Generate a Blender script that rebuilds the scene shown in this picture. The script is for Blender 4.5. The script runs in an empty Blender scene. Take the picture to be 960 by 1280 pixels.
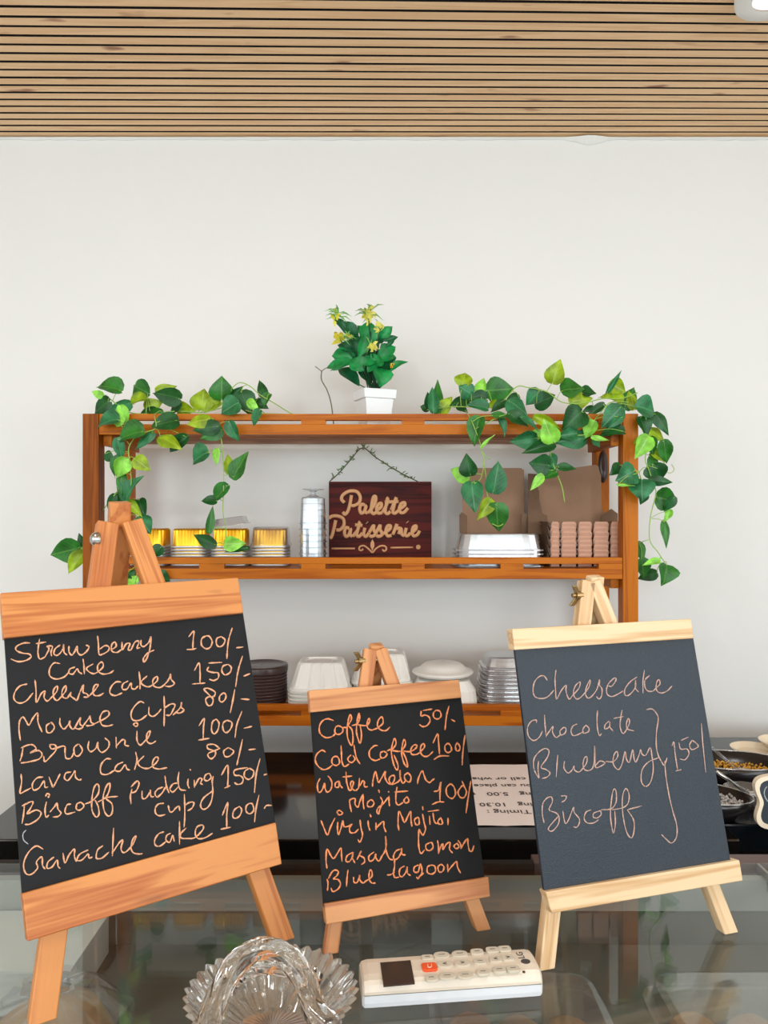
import bpy, bmesh, math, random
from mathutils import Vector, Matrix
random.seed(7)
R = math.radians
SC = bpy.context.scene
COL = SC.collection

# ------------------------------------------------------------------ camera, world, light, exposure
CZ = 1.47                      # lens height above the floor; the glass counter top lies 0.42 m below it
F = 960.0                      # focal length in pixels of the 960 x 1280 frame
cd = bpy.data.cameras.new('camera'); cam = bpy.data.objects.new('camera', cd); COL.objects.link(cam)
cam.location = (0, 0, CZ); cam.rotation_euler = (R(90), 0, 0)
cd.sensor_fit = 'VERTICAL'; cd.sensor_height = 32.0; cd.lens = 32.0 * F / 1280.0
cd.clip_start = .02
SC.camera = cam

W = bpy.data.worlds.new('world'); SC.world = W; W.use_nodes = True
W.node_tree.nodes['Background'].inputs[0].default_value = (.85, .94, 1, 1)
W.node_tree.nodes['Background'].inputs[1].default_value = .8

def area(name, loc, rot, sx, sy, e, col):
    d = bpy.data.lights.new(name, 'AREA'); d.shape = 'RECTANGLE'; d.size = sx; d.size_y = sy
    d.energy = e; d.color = col
    o = bpy.data.objects.new(name, d); COL.objects.link(o); o.location = loc; o.rotation_euler = rot
    return o
# daylight through the open shop front behind the photographer; added fill from both sides
area('shopfront_daylight', (.2, -3.4, 1.82), (R(88), 0, 0), 3.7, .9, 64, (.80, .94, 1))
area('side_fill_right', (1.95, -.3, 1.68), (R(82), 0, R(62)), 1.5, 1.0, 17, (.90, .95, 1))  # added fill lamp, brightens the wall from the right; no door known there
area('side_fill_left', (-1.95, -.4, 1.68), (R(82), 0, R(-60)), 1.5, 1.0, 15, (.9, .96, 1))  # added fill lamp for the wall the easels block; no window known there
for lx, ly in ((-.55, .35), (.6, .35), (-.75, -1.1), (.75, -1.1)):      # ceiling downlights above the photographer
    d = area('downlight', (lx, ly, CZ + .80), (0, 0, 0), .11, .11, 3.4, (.92, .96, 1)); d.data.shape = 'DISK'

SC.view_settings.view_transform = 'Standard'; SC.view_settings.look = 'None'
SC.view_settings.gamma = 1; SC.view_settings.use_curve_mapping = False
SC.view_settings.exposure = 0.33

# ------------------------------------------------------------------ helpers
def P(x, y, Y):                # a point Y metres in front of the lens
    return Vector(((x - 480) / F * Y, Y, CZ + (640 - y) / F * Y))

def srgb(c):
    return tuple((v / 255 / 12.92 if v / 255 <= .04045 else ((v / 255 + .055) / 1.055) ** 2.4) for v in c) + (1,)

def mesh(name, verts, faces, m=None, parent=None, loc=None, wc=None, smooth=False, bev=0, solid=0):
    loc = Vector(loc) if loc is not None else (Vector(parent.matrix_world.translation) if parent else Vector((0, 0, 0)))
    me = bpy.data.meshes.new(name)
    me.from_pydata([tuple(Vector(v) - loc) for v in verts], [], faces)
    bm = bmesh.new(); bm.from_mesh(me); bmesh.ops.recalc_face_normals(bm, faces=bm.faces); bm.to_mesh(me); bm.free()
    if wc:
        at = me.attributes.new('wc', 'FLOAT_VECTOR', 'POINT')
        for i, w in enumerate(wc): at.data[i].vector = w
    if smooth:
        for p in me.polygons: p.use_smooth = True
    o = bpy.data.objects.new(name, me); COL.objects.link(o)
    if m: me.materials.append(m)
    if parent: o.parent = parent; o.location = loc - Vector(parent.matrix_world.translation)
    else: o.location = loc
    o.matrix_world = Matrix.Translation(loc)
    if parent: o.matrix_parent_inverse = Matrix.Identity(4); o.location = loc - Vector(parent.matrix_world.translation)
    if bev:
        b = o.modifiers.new('bevel', 'BEVEL'); b.width = bev; b.segments = 2; b.limit_method = 'ANGLE'
    if solid:
        b = o.modifiers.new('solid', 'SOLIDIFY'); b.thickness = solid; b.offset = 0
    return o

def tag(o, label=None, cat=None, group=None, kind=None):
    if label: o['label'] = label
    if cat: o['category'] = cat
    if group: o['group'] = group
    if kind: o['kind'] = kind
    return o

def thing(name, loc, label, cat, group=None):
    o = bpy.data.objects.new(name, None); COL.objects.link(o); o.location = loc
    o.matrix_world = Matrix.Translation(Vector(loc)); o.empty_display_size = .02
    return tag(o, label, cat, group)

def copy_tree(o, parent=None, d=Vector((0, 0, 0))):
    c = o.copy(); COL.objects.link(c)
    if parent: c.parent = parent
    else: c.location = Vector(o.location) + Vector(d)
    for ch in [x for x in bpy.data.objects if x.parent == o]: copy_tree(ch, c)
    return c

def kids(o, acc=None):
    return [x for x in bpy.data.objects if x.parent == o]

BOXF = [(0, 1, 2, 3), (7, 6, 5, 4), (0, 4, 5, 1), (1, 5, 6, 2), (2, 6, 7, 3), (3, 7, 4, 0)]
def box(name, lo, hi, m, parent=None, loc=None, bev=0, grain=0):
    x0, y0, z0 = lo; x1, y1, z1 = hi
    v = [(x0, y0, z0), (x1, y0, z0), (x1, y1, z0), (x0, y1, z0), (x0, y0, z1), (x1, y0, z1), (x1, y1, z1), (x0, y1, z1)]
    r = [random.uniform(0, 5) for _ in range(3)]
    def g(p):
        q = [p[grain], p[(grain + 1) % 3], p[(grain + 2) % 3]]
        return (q[0] + r[0], q[1] + r[1], q[2] + r[2])
    if loc is None and parent is None: loc = ((x0 + x1) / 2, (y0 + y1) / 2, z0)
    return mesh(name, v, BOXF, m, parent, loc, [g(p) for p in v], bev=bev)

def hexa(name, bot, top, m, parent=None, L=None, bev=0):
    """eight corners: bot quad and top quad; L = grain axes (three unit vectors)"""
    v = [Vector(p) for p in bot] + [Vector(p) for p in top]
    r = Vector([random.uniform(0, 5) for _ in range(3)])
    wc = None
    if L: wc = [tuple(Vector((p.dot(L[0]), p.dot(L[1]), p.dot(L[2]))) + r) for p in v]
    return mesh(name, v, BOXF, m, parent, wc=wc, bev=bev)

def crom(pts, n=6, closed=False):
    pts = [Vector(p) for p in pts]
    if len(pts) < 3: 
        return [pts[0].lerp(pts[-1], i / n) for i in range(n + 1)]
    out = []
    for i in range(len(pts) - 1):
        p0 = pts[i - 1] if i > 0 else pts[i] * 2 - pts[i + 1]
        p1, p2 = pts[i], pts[i + 1]
        p3 = pts[i + 2] if i + 2 < len(pts) else pts[i + 1] * 2 - pts[i]
        for k in range(n):
            t = k / n
            out.append(.5 * ((2 * p1) + (p2 - p0) * t + (2 * p0 - 5 * p1 + 4 * p2 - p3) * t * t + (3 * p1 - p0 - 3 * p2 + p3) * t ** 3))
    out.append(pts[-1])
    return out

def tubes(paths, sides=6):
    """paths: list of (points, radius or radius list) -> verts, faces"""
    vs, fs = [], []
    for pts, rad in paths:
        n = len(pts); base = len(vs)
        up = Vector((0.13, -.9, .4)).normalized()
        for i, p in enumerate(pts):
            d = (pts[min(i + 1, n - 1)] - pts[max(i - 1, 0)])
            d = d.normalized() if d.length > 1e-9 else Vector((0, 0, 1))
            a = d.cross(up)
            a = a.normalized() if a.length > 1e-4 else d.orthogonal().normalized()
            b = d.cross(a)
            r = rad[i] if isinstance(rad, (list, tuple)) else rad
            for k in range(sides):
                t = 2 * math.pi * k / sides
                vs.append(p + a * (math.cos(t) * r) + b * (math.sin(t) * r))
        for i in range(n - 1):
            for k in range(sides):
                k2 = (k + 1) % sides
                fs.append((base + i * sides + k, base + i * sides + k2, base + (i + 1) * sides + k2, base + (i + 1) * sides + k))
        fs.append(tuple(base + k for k in range(sides))); fs.append(tuple(base + (n - 1) * sides + k for k in reversed(range(sides))))
    return vs, fs

def lathe(prof, n=32, rfun=None, center=(0, 0, 0), close=True):
    """prof: list of (r, z). rfun(angle, i) multiplies r"""
    c = Vector(center); vs, fs = [], []
    for i, (r, z) in enumerate(prof):
        for k in range(n):
            a = 2 * math.pi * k / n
            rr = r * (rfun(a, i) if rfun else 1)
            vs.append(c + Vector((rr * math.cos(a), rr * math.sin(a), z)))
    for i in range(len(prof) - 1):
        for k in range(n):
            k2 = (k + 1) % n
            fs.append((i * n + k, i * n + k2, (i + 1) * n + k2, (i + 1) * n + k))
    if close:
        fs.append(tuple(range(n)))
        fs.append(tuple((len(prof) - 1) * n + k for k in reversed(range(n))))
    return vs, fs

def sq(a, p=4):                # rounded-square radius factor
    return 1 / (abs(math.cos(a)) ** p + abs(math.sin(a)) ** p) ** (1 / p)

def loftrect(rings, n=40, p=5):
    """rings: (cx, cy, halfx, halfy, z) -> rounded rectangle loft, last ring capped and first ring capped"""
    vs, fs = [], []
    for (cx, cy, hx, hy, z) in rings:
        for k in range(n):
            a = 2 * math.pi * k / n; s = sq(a, p)
            vs.append(Vector((cx + hx * s * math.cos(a), cy + hy * s * math.sin(a), z)))
    for i in range(len(rings) - 1):
        for k in range(n):
            k2 = (k + 1) % n
            fs.append((i * n + k, i * n + k2, (i + 1) * n + k2, (i + 1) * n + k))
    return vs, fs

# ------------------------------------------------------------------ materials
def newmat(name):
    m = bpy.data.materials.new(name); m.use_nodes = True
    nt = m.node_tree; b = nt.nodes['Principled BSDF']
    return m, nt, b

def N(nt, t, **kw):
    n = nt.nodes.new(t)
    for k, v in kw.items():
        if k in n.inputs: n.inputs[k].default_value = v
        else: setattr(n, k, v)
    return n

def plain(name, c, rough=.5, metal=0, var=.08, scale=30, bump=0, spec=None, coat=0, sub=0):
    m, nt, b = newmat(name)
    tc = N(nt, 'ShaderNodeTexCoord'); no = N(nt, 'ShaderNodeTexNoise'); no.inputs['Scale'].default_value = scale; no.inputs['Detail'].default_value = 4
    nt.links.new(tc.outputs['Object'], no.inputs['Vector'])
    mx = N(nt, 'ShaderNodeMix', data_type='RGBA')
    c = srgb(c)
    mx.inputs['A'].default_value = tuple(v * (1 - var) for v in c[:3]) + (1,)
    mx.inputs['B'].default_value = tuple(min(1, v * (1 + var)) for v in c[:3]) + (1,)
    nt.links.new(no.outputs['Fac'], mx.inputs['Factor']); nt.links.new(mx.outputs['Result'], b.inputs['Base Color'])
    b.inputs['Roughness'].default_value = rough; b.inputs['Metallic'].default_value = metal
    if spec is not None: b.inputs['Specular IOR Level'].default_value = spec
    if coat: b.inputs['Coat Weight'].default_value = coat; b.inputs['Coat Roughness'].default_value = .1
    if bump:
        bp = N(nt, 'ShaderNodeBump'); bp.inputs['Strength'].default_value = bump; bp.inputs['Distance'].default_value = .002
        nt.links.new(no.outputs['Fac'], bp.inputs['Height']); nt.links.new(bp.outputs[0], b.inputs['Normal'])
    return m

def wood(name, c1, c2, c3, rough=.5, fine=1.0, knots=True, attr=True, coat=0, lines=1.0, shift=False, gm=1.6, kt=.69):
    """c1 light, c2 grain line, c3 knots; grain runs along the first coordinate"""
    m, nt, b = newmat(name); L = nt.links
    if attr: src = N(nt, 'ShaderNodeAttribute', attribute_name='wc').outputs['Vector']
    else: src = N(nt, 'ShaderNodeTexCoord').outputs['Object']
    if shift:
        oi = N(nt, 'ShaderNodeObjectInfo'); ml = N(nt, 'ShaderNodeMath', operation='MULTIPLY'); ml.inputs[1].default_value = 37
        L.new(oi.outputs['Random'], ml.inputs[0])
        ad = N(nt, 'ShaderNodeVectorMath', operation='ADD'); L.new(src, ad.inputs[0]); L.new(ml.outputs[0], ad.inputs[1]); src = ad.outputs[0]
    mp = N(nt, 'ShaderNodeMapping'); mp.inputs['Scale'].default_value = (1.5 * fine, 26 * fine, 26 * fine); L.new(src, mp.inputs['Vector'])
    n1 = N(nt, 'ShaderNodeTexNoise'); n1.inputs['Scale'].default_value = 1.4; n1.inputs['Detail'].default_value = 3; n1.inputs['Distortion'].default_value = .6
    L.new(mp.outputs[0], n1.inputs['Vector'])
    m1 = N(nt, 'ShaderNodeMath', operation='MULTIPLY'); m1.inputs[1].default_value = 26 * lines; L.new(n1.outputs['Fac'], m1.inputs[0])
    s1 = N(nt, 'ShaderNodeMath', operation='SINE'); L.new(m1.outputs[0], s1.inputs[0])
    mr = N(nt, 'ShaderNodeMapRange'); mr.inputs['From Min'].default_value = -.4; mr.inputs['From Max'].default_value = 1; L.new(s1.outputs[0], mr.inputs['Value'])
    mp2 = N(nt, 'ShaderNodeMapping'); mp2.inputs['Scale'].default_value = (6, 260, 260); L.new(src, mp2.inputs['Vector'])
    n2 = N(nt, 'ShaderNodeTexNoise'); n2.inputs['Scale'].default_value = 1.5; n2.inputs['Detail'].default_value = 5; L.new(mp2.outputs[0], n2.inputs['Vector'])
    mu = N(nt, 'ShaderNodeMath', operation='MULTIPLY'); L.new(mr.outputs[0], mu.inputs[0]); L.new(n2.outputs['Fac'], mu.inputs[1])
    mx = N(nt, 'ShaderNodeMix', data_type='RGBA'); mx.inputs['A'].default_value = srgb(c1); mx.inputs['B'].default_value = srgb(c2)
    mu2 = N(nt, 'ShaderNodeMath', operation='MULTIPLY', use_clamp=True); mu2.inputs[1].default_value = gm; L.new(mu.outputs[0], mu2.inputs[0])
    L.new(mu2.outputs[0], mx.inputs['Factor']); out = mx.outputs['Result']
    if knots:
        mp3 = N(nt, 'ShaderNodeMapping'); mp3.inputs['Scale'].default_value = (7, 24, 24); L.new(src, mp3.inputs['Vector'])
        n3 = N(nt, 'ShaderNodeTexNoise'); n3.inputs['Scale'].default_value = 1.3; n3.inputs['Detail'].default_value = 2; L.new(mp3.outputs[0], n3.inputs['Vector'])
        r3 = N(nt, 'ShaderNodeMapRange'); r3.inputs['From Min'].default_value = kt; r3.inputs['From Max'].default_value = kt + .105; L.new(n3.outputs['Fac'], r3.inputs['Value'])
        m3 = N(nt, 'ShaderNodeMix', data_type='RGBA'); m3.inputs['B'].default_value = srgb(c3)
        L.new(r3.outputs[0], m3.inputs['Factor']); L.new(out, m3.inputs['A']); out = m3.outputs['Result']
    L.new(out, b.inputs['Base Color'])
    b.inputs['Roughness'].default_value = rough
    if coat: b.inputs['Coat Weight'].default_value = coat; b.inputs['Coat Roughness'].default_value = .25
    bp = N(nt, 'ShaderNodeBump'); bp.inputs['Strength'].default_value = .15; bp.inputs['Distance'].default_value = .001
    L.new(n2.outputs['Fac'], bp.inputs['Height']); L.new(bp.outputs[0], b.inputs['Normal'])
    return m

def clear(name, tint=(1, 1, 1), f0=.04, power=5, rough=.05, body=0.0, bodycol=(230, 230, 230)):
    """thin clear sheet: transparent + reflection rising with the viewing angle, plus a little milky body"""
    m, nt, b = newmat(name); L = nt.links; nt.nodes.remove(b)
    out = nt.nodes['Material Output']
    lw = N(nt, 'ShaderNodeLayerWeight'); lw.inputs['Blend'].default_value = .5
    pw = N(nt, 'ShaderNodeMath', operation='POWER'); pw.inputs[1].default_value = power; L.new(lw.outputs['Facing'], pw.inputs[0])
    mr = N(nt, 'ShaderNodeMapRange'); mr.inputs['To Min'].default_value = f0; L.new(pw.outputs[0], mr.inputs['Value'])
    tr = N(nt, 'ShaderNodeBsdfTransparent'); tr.inputs[0].default_value = tuple(tint) + (1,)
    gl = N(nt, 'ShaderNodeBsdfGlossy'); gl.inputs['Roughness'].default_value = rough
    src = tr.outputs[0]
    if body:
        df = N(nt, 'ShaderNodeBsdfDiffuse'); df.inputs[0].default_value = srgb(bodycol)
        mb = N(nt, 'ShaderNodeMixShader'); mb.inputs[0].default_value = body; L.new(src, mb.inputs[1]); L.new(df.outputs[0], mb.inputs[2]); src = mb.outputs[0]
    mx = N(nt, 'ShaderNodeMixShader'); L.new(mr.outputs[0], mx.inputs[0]); L.new(src, mx.inputs[1]); L.new(gl.outputs[0], mx.inputs[2])
    L.new(mx.outputs[0], out.inputs['Surface'])
    return m

def leafmat(name, c, c2, rough=.42):
    m, nt, b = newmat(name); L = nt.links
    tc = N(nt, 'ShaderNodeTexCoord'); sp = N(nt, 'ShaderNodeSeparateXYZ'); L.new(tc.outputs['Object'], sp.inputs[0])
    ab = N(nt, 'ShaderNodeMath', operation='ABSOLUTE'); L.new(sp.outputs['X'], ab.inputs[0])
    mid = N(nt, 'ShaderNodeMapRange'); mid.inputs['From Min'].default_value = .012; mid.inputs['From Max'].default_value = .035
    mid.inputs['To Min'].default_value = .75; mid.inputs['To Max'].default_value = 0; L.new(ab.outputs[0], mid.inputs['Value'])
    # side veins: sin(y*k - |x|*k2)
    a1 = N(nt, 'ShaderNodeMath', operation='MULTIPLY'); a1.inputs[1].default_value = .8; L.new(ab.outputs[0], a1.inputs[0])
    a2 = N(nt, 'ShaderNodeMath', operation='SUBTRACT'); L.new(sp.outputs['Y'], a2.inputs[0]); L.new(a1.outputs[0], a2.inputs[1])
    a3 = N(nt, 'ShaderNodeMath', operation='MULTIPLY'); a3.inputs[1].default_value = 42; L.new(a2.outputs[0], a3.inputs[0])
    a4 = N(nt, 'ShaderNodeMath', operation='SINE'); L.new(a3.outputs[0], a4.inputs[0])
    a5 = N(nt, 'ShaderNodeMapRange'); a5.inputs['From Min'].default_value = .86; a5.inputs['To Max'].default_value = .3; L.new(a4.outputs[0], a5.inputs['Value'])
    mxv = N(nt, 'ShaderNodeMath', operation='MAXIMUM'); L.new(mid.outputs[0], mxv.inputs[0]); L.new(a5.outputs[0], mxv.inputs[1])
    no = N(nt, 'ShaderNodeTexNoise'); no.inputs['Scale'].default_value = 2.2
    oi = N(nt, 'ShaderNodeObjectInfo'); vm = N(nt, 'ShaderNodeVectorMath', operation='ADD'); ms = N(nt, 'ShaderNodeMath', operation='MULTIPLY'); ms.inputs[1].default_value = 9
    L.new(oi.outputs['Random'], ms.inputs[0]); L.new(ms.outputs[0], vm.inputs[1]); L.new(tc.outputs['Object'], vm.inputs[0]); L.new(vm.outputs[0], no.inputs['Vector'])
    base = N(nt, 'ShaderNodeMix', data_type='RGBA'); base.inputs['A'].default_value = srgb(c); base.inputs['B'].default_value = srgb([min(255, v * 1.35 + 10) for v in c])
    rr = N(nt, 'ShaderNodeMapRange'); rr.inputs['From Min'].default_value = .35; rr.inputs['From Max'].default_value = .7; L.new(no.outputs['Fac'], rr.inputs['Value'])
    L.new(rr.outputs[0], base.inputs['Factor'])
    fin = N(nt, 'ShaderNodeMix', data_type='RGBA'); L.new(base.outputs['Result'], fin.inputs['A']); fin.inputs['B'].default_value = srgb(c2); L.new(mxv.outputs[0], fin.inputs['Factor'])
    L.new(fin.outputs['Result'], b.inputs['Base Color']); b.inputs['Roughness'].default_value = rough
    # light passes through the thin leaf
    out = nt.nodes['Material Output']; tl = N(nt, 'ShaderNodeBsdfTranslucent'); L.new(fin.outputs['Result'], tl.inputs[0])
    ms2 = N(nt, 'ShaderNodeMixShader'); ms2.inputs[0].default_value = .22; L.new(b.outputs[0], ms2.inputs[1]); L.new(tl.outputs[0], ms2.inputs[2]); L.new(ms2.outputs[0], out.inputs['Surface'])
    return m

M = {}
M['wall'] = plain('wall_paint', (234, 233, 230), .55, var=.02, scale=3, spec=.3)
M['white'] = plain('white_paint', (240, 238, 232), .5, var=.03, scale=8)
M['slat'] = wood('slat_wood', (246, 204, 156), (226, 176, 124), (166, 108, 74), .5, fine=1.0, attr=False, shift=True, gm=1.0, kt=.665)
M['black'] = plain('black_backing', (26, 20, 16), .8)
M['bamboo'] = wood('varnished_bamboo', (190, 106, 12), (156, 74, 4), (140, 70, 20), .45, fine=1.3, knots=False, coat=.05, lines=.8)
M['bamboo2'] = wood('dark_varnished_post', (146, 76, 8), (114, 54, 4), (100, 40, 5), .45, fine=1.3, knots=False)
M['bamboo_pale'] = wood('faded_lit_rail', (186, 146, 122), (160, 118, 96), (140, 70, 20), .6, knots=False)  # rear rails: faded wood, with the light on them put into the colour
for q_ in ('bamboo', 'bamboo2'): M[q_].node_tree.nodes['Principled BSDF'].inputs['Specular IOR Level'].default_value = .15
M['pine'] = wood('orange_pine', (208, 136, 72), (172, 92, 38), (130, 70, 32), .5, coat=.05)
M['pine2'] = wood('brown_pine', (204, 142, 90), (166, 98, 54), (130, 78, 42), .5, coat=.05)
M['pine3'] = wood('pale_pine', (224, 194, 154), (196, 154, 106), (180, 130, 80), .5, coat=.05)
M['board'] = plain('chalkboard', (28, 29, 32), .6, var=.25, scale=26, spec=.2)
M['board2'] = plain('chalkboard_clean', (24, 24, 25), .6, var=.1, scale=26, spec=.15)
M['board3'] = plain('chalkboard_speckled', (38, 48, 58), .4, var=.5, scale=700, spec=.4, bump=.35)
M['granite'] = plain('black_granite', (20, 17, 16), .1, var=.2, scale=300, spec=.6)
M['granite_blue'] = plain('black_glass_top', (14, 22, 28), .22, var=.2, scale=300, spec=.6)
M['darkbase'] = plain('dark_cabinet', (40, 34, 32), .6)
M['brownrail'] = plain('brown_rail', (98, 76, 72), .45)
M['greyrail'] = plain('grey_rail', (150, 150, 146), .4, metal=.3)
M['glass'] = clear('counter_glass', (.93, .95, .94), .045, 5, .02)
M['plastic'] = clear('clear_plastic', (.93, .93, .94), .10, 2.2, .12, .10, (225, 225, 228))
M['plastic_c'] = clear('clear_cup_plastic', (.93, .95, .97), .09, 2.0, .10, .07, (225, 230, 235))
M['plastic_g'] = clear('grey_tray_plastic', (.85, .84, .85), .2, 1.6, .15, .30, (205, 200, 202))
M['gold'] = plain('gold_foil', (232, 176, 44), .33, metal=.85, var=.05)
M['silver'] = plain('silver_foil', (206, 208, 212), .4, metal=.75, var=.08)
M['steel'] = plain('steel', (190, 190, 190), .2, metal=1)
M['brass'] = plain('brass', (150, 125, 85), .35, metal=1)
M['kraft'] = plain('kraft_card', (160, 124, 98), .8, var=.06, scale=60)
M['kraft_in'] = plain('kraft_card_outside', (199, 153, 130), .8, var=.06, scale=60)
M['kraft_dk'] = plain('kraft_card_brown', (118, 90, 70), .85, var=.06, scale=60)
M['foam'] = plain('white_foam', (240, 238, 232), .45, var=.02, scale=20)
M['bowlpl'] = plain('dark_brown_plastic', (62, 44, 42), .28, var=.1, scale=40)
M['signwood'] = wood('mahogany_sign', (84, 22, 16), (44, 10, 8), (40, 10, 8), .55, knots=False)
M['signwood'].node_tree.nodes['Principled BSDF'].inputs['Specular IOR Level'].default_value = .15
M['signtext'] = plain('sign_lettering', (206, 152, 104), .6, var=.06)
M['twig'] = plain('twine', (92, 84, 58), .8)
M['stem'] = plain('green_stem', (150, 190, 80), .5)
M['stem2'] = plain('dark_stem', (96, 92, 62), .6)
M['pot'] = plain('white_pot', (238, 242, 242), .35, var=.02)
M['paper'] = plain('paper', (246, 234, 230), .7, var=.02, scale=12)
M['ink'] = plain('ink', (60, 52, 52), .8)
M['remote'] = plain('remote_cream', (222, 208, 190), .4, var=.02)
M['remote_w'] = plain('remote_white', (222, 224, 228), .35, var=.02)
M['button'] = plain('button_cream', (204, 194, 176), .45, var=.02)
M['btext'] = plain('button_print', (120, 114, 104), .6)
M['orange'] = plain('orange_button', (238, 92, 48), .45)
M['lcd'] = plain('remote_display', (70, 56, 48), .2, var=.15, scale=60)
M['logo'] = plain('logo_grey', (70, 66, 68), .5)
M['cream'] = plain('cream_card', (238, 222, 196), .6, var=.04)
M['goldbead'] = plain('golden_beads', (244, 182, 66), .35, metal=.2, var=.2)
M['silverbead'] = plain('silver_beads', (216, 212, 210), .3, metal=.3, var=.1)
M['mixbead'] = plain('mixed_sprinkles', (196, 186, 176), .4, metal=.3, var=.4, scale=120)
M['cookie'] = plain('cookie', (196, 148, 104), .85, var=.3, scale=50, bump=.8)
M['bread'] = plain('bread', (206, 170, 124), .8, var=.25, scale=30, bump=.5)
M['case_in'] = plain('case_interior', (120, 120, 114), .6, var=.03)
M['case_head'] = plain('case_header', (168, 172, 168), .5, var=.02)
M['case_white'] = plain('case_white', (226, 230, 228), .5, var=.02)
m, nt, b = newmat('crystal'); b.inputs['Base Color'].default_value = (.97, .96, .94, 1); b.inputs['Transmission Weight'].default_value = 1; b.inputs['Roughness'].default_value = .03; b.inputs['IOR'].default_value = 1.5; M['crystal'] = m
M['crystal_thin'] = clear('crystal_facets', (.9, .89, .87), .2, 1.6, .08, .12, (240, 238, 232))
m, nt, b = newmat('lamp_white'); b.inputs['Base Color'].default_value = (.9, .9, .92, 1); b.inputs['Emission Color'].default_value = (1, 1, 1, 1); b.inputs['Emission Strength'].default_value = .5; M['lamp'] = m
LM = {'D': leafmat('leaf_dark', (14, 70, 26), (60, 120, 52)), 'M': leafmat('leaf_mid', (34, 98, 30), (100, 155, 70)),
      'B': leafmat('leaf_blue', (32, 100, 58), (100, 160, 110)), 'Y': leafmat('leaf_olive', (124, 150, 16), (180, 205, 80)),
      'L': leafmat('leaf_light', (118, 190, 60), (190, 225, 130)), 'G': leafmat('leaf_emerald', (14, 118, 56), (30, 150, 76)),
      'F': leafmat('leaf_forest', (12, 82, 44), (24, 110, 60))}

def chalk(name, c):
    m, nt, b = newmat(name); L = nt.links
    b.inputs['Base Color'].default_value = srgb(c); b.inputs['Roughness'].default_value = .9
    tc = N(nt, 'ShaderNodeTexCoord'); no = N(nt, 'ShaderNodeTexNoise'); no.inputs['Scale'].default_value = 900; no.inputs['Detail'].default_value = 2
    L.new(tc.outputs['Object'], no.inputs['Vector'])
    r = N(nt, 'ShaderNodeMapRange'); r.inputs['From Min'].default_value = .3; r.inputs['From Max'].default_value = .5; r.inputs['To Min'].default_value = .45; L.new(no.outputs['Fac'], r.inputs['Value'])
    L.new(r.outputs[0], b.inputs['Alpha'])
    return m
M['chalk1'] = chalk('chalk_peach', (226, 166, 128)); M['chalk2'] = chalk('chalk_orange', (222, 136, 88)); M['chalk3'] = chalk('chalk_pink', (190, 156, 142))
M['chalkw'] = chalk('chalk_white', (170, 175, 178))

# ------------------------------------------------------------------ room
WALL = 1.70
CEIL = CZ + .827
def struct(o): o['kind'] = 'structure'; return o
struct(box('wall_back', (-2.0, WALL, 0), (2.0, WALL + .1, CEIL + .05), M['wall']))
struct(box('wall_left', (-2.1, -3.6, 0), (-2.0, WALL + .1, CEIL + .05), M['wall']))
struct(box('wall_right', (2.0, -3.6, 0), (2.1, WALL + .1, CEIL + .05), M['wall']))
struct(box('floor', (-2.1, -3.6, -.1), (2.1, WALL + .1, 0), plain('floor_tile', (196, 196, 194), .35, var=.05, scale=2)))
ceil = struct(box('ceiling', (-2.1, -3.6, CEIL + .012), (2.1, WALL + .1, CEIL + .1), M['black']))
# ceiling slats, each a plank of its own; they open very slightly towards the room
pitch = .0254; sw = .0195
me_s = None; y = WALL - .001; k = 0
while y > -3.55:
    t = min(1, (WALL - y) / .47)
    yaw = R(.05 + 1.0 * t)
    if me_s is None:
        s = box('slat', (-2.15, -sw, -.009), (2.15, 0, 0), M['slat'], ceil, loc=(0, 0, 0)); me_s = s.data
        me_s.materials.append(M['black'])
        for p in me_s.polygons:                                   # the grooves of the panel are stained black
            if abs(p.normal.y) > .9: p.material_index = 1
    else:
        s = bpy.data.objects.new('slat', me_s); COL.objects.link(s); s.parent = ceil
    s.matrix_parent_inverse = Matrix.Identity(4)
    off = Vector((0, y, CEIL + .012)) - Vector(ceil.location)
    s.location = (random.uniform(-.05, .05), off.y, off.z); s.rotation_euler = (0, 0, yaw)
    y -= pitch * (1 if y > 1.2 else 1.0); k += 1
# plaster bead where the wall meets the slats
vs, fs = [], []
n = 240
for i in range(n + 1):
    x = -1.98 + 3.96 * i / n
    h = .003 + .0022 * random.random() + (.012 * math.exp(-((x - .455) / .03) ** 2))
    vs += [(x, WALL - .0015, CEIL - h), (x, WALL - .004 - h * .8, CEIL - .0005), (x, WALL - .0005, CEIL - .0005)]
for i in range(n):
    a = i * 3
    fs += [(a, a + 1, a + 4, a + 3), (a + 1, a + 2, a + 5, a + 4), (a + 2, a, a + 3, a + 5)]
fs += [(0, 1, 2), (n * 3 + 2, n * 3 + 1, n * 3)]
struct(mesh('trim_1', vs, fs, M['white']))
c = P(966, -22, 1.22); c.z = CEIL
dl = thing('ceiling_light', (c.x, c.y, CEIL - .012), 'round white ceiling downlight cut by the top right corner', 'ceiling light')
v, f = lathe([(.03, 0), (.05, -.004), (.056, 0), (.056, .0115)], 40, center=c + Vector((0, 0, -.012)), close=False); mesh('rim', v, f, M['white'], dl, smooth=True)
v, f = lathe([(.031, .002), (.031, .006)], 40, center=c + Vector((0, 0, -.012))); mesh('diffuser', v, f, M['lamp'], dl)

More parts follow.
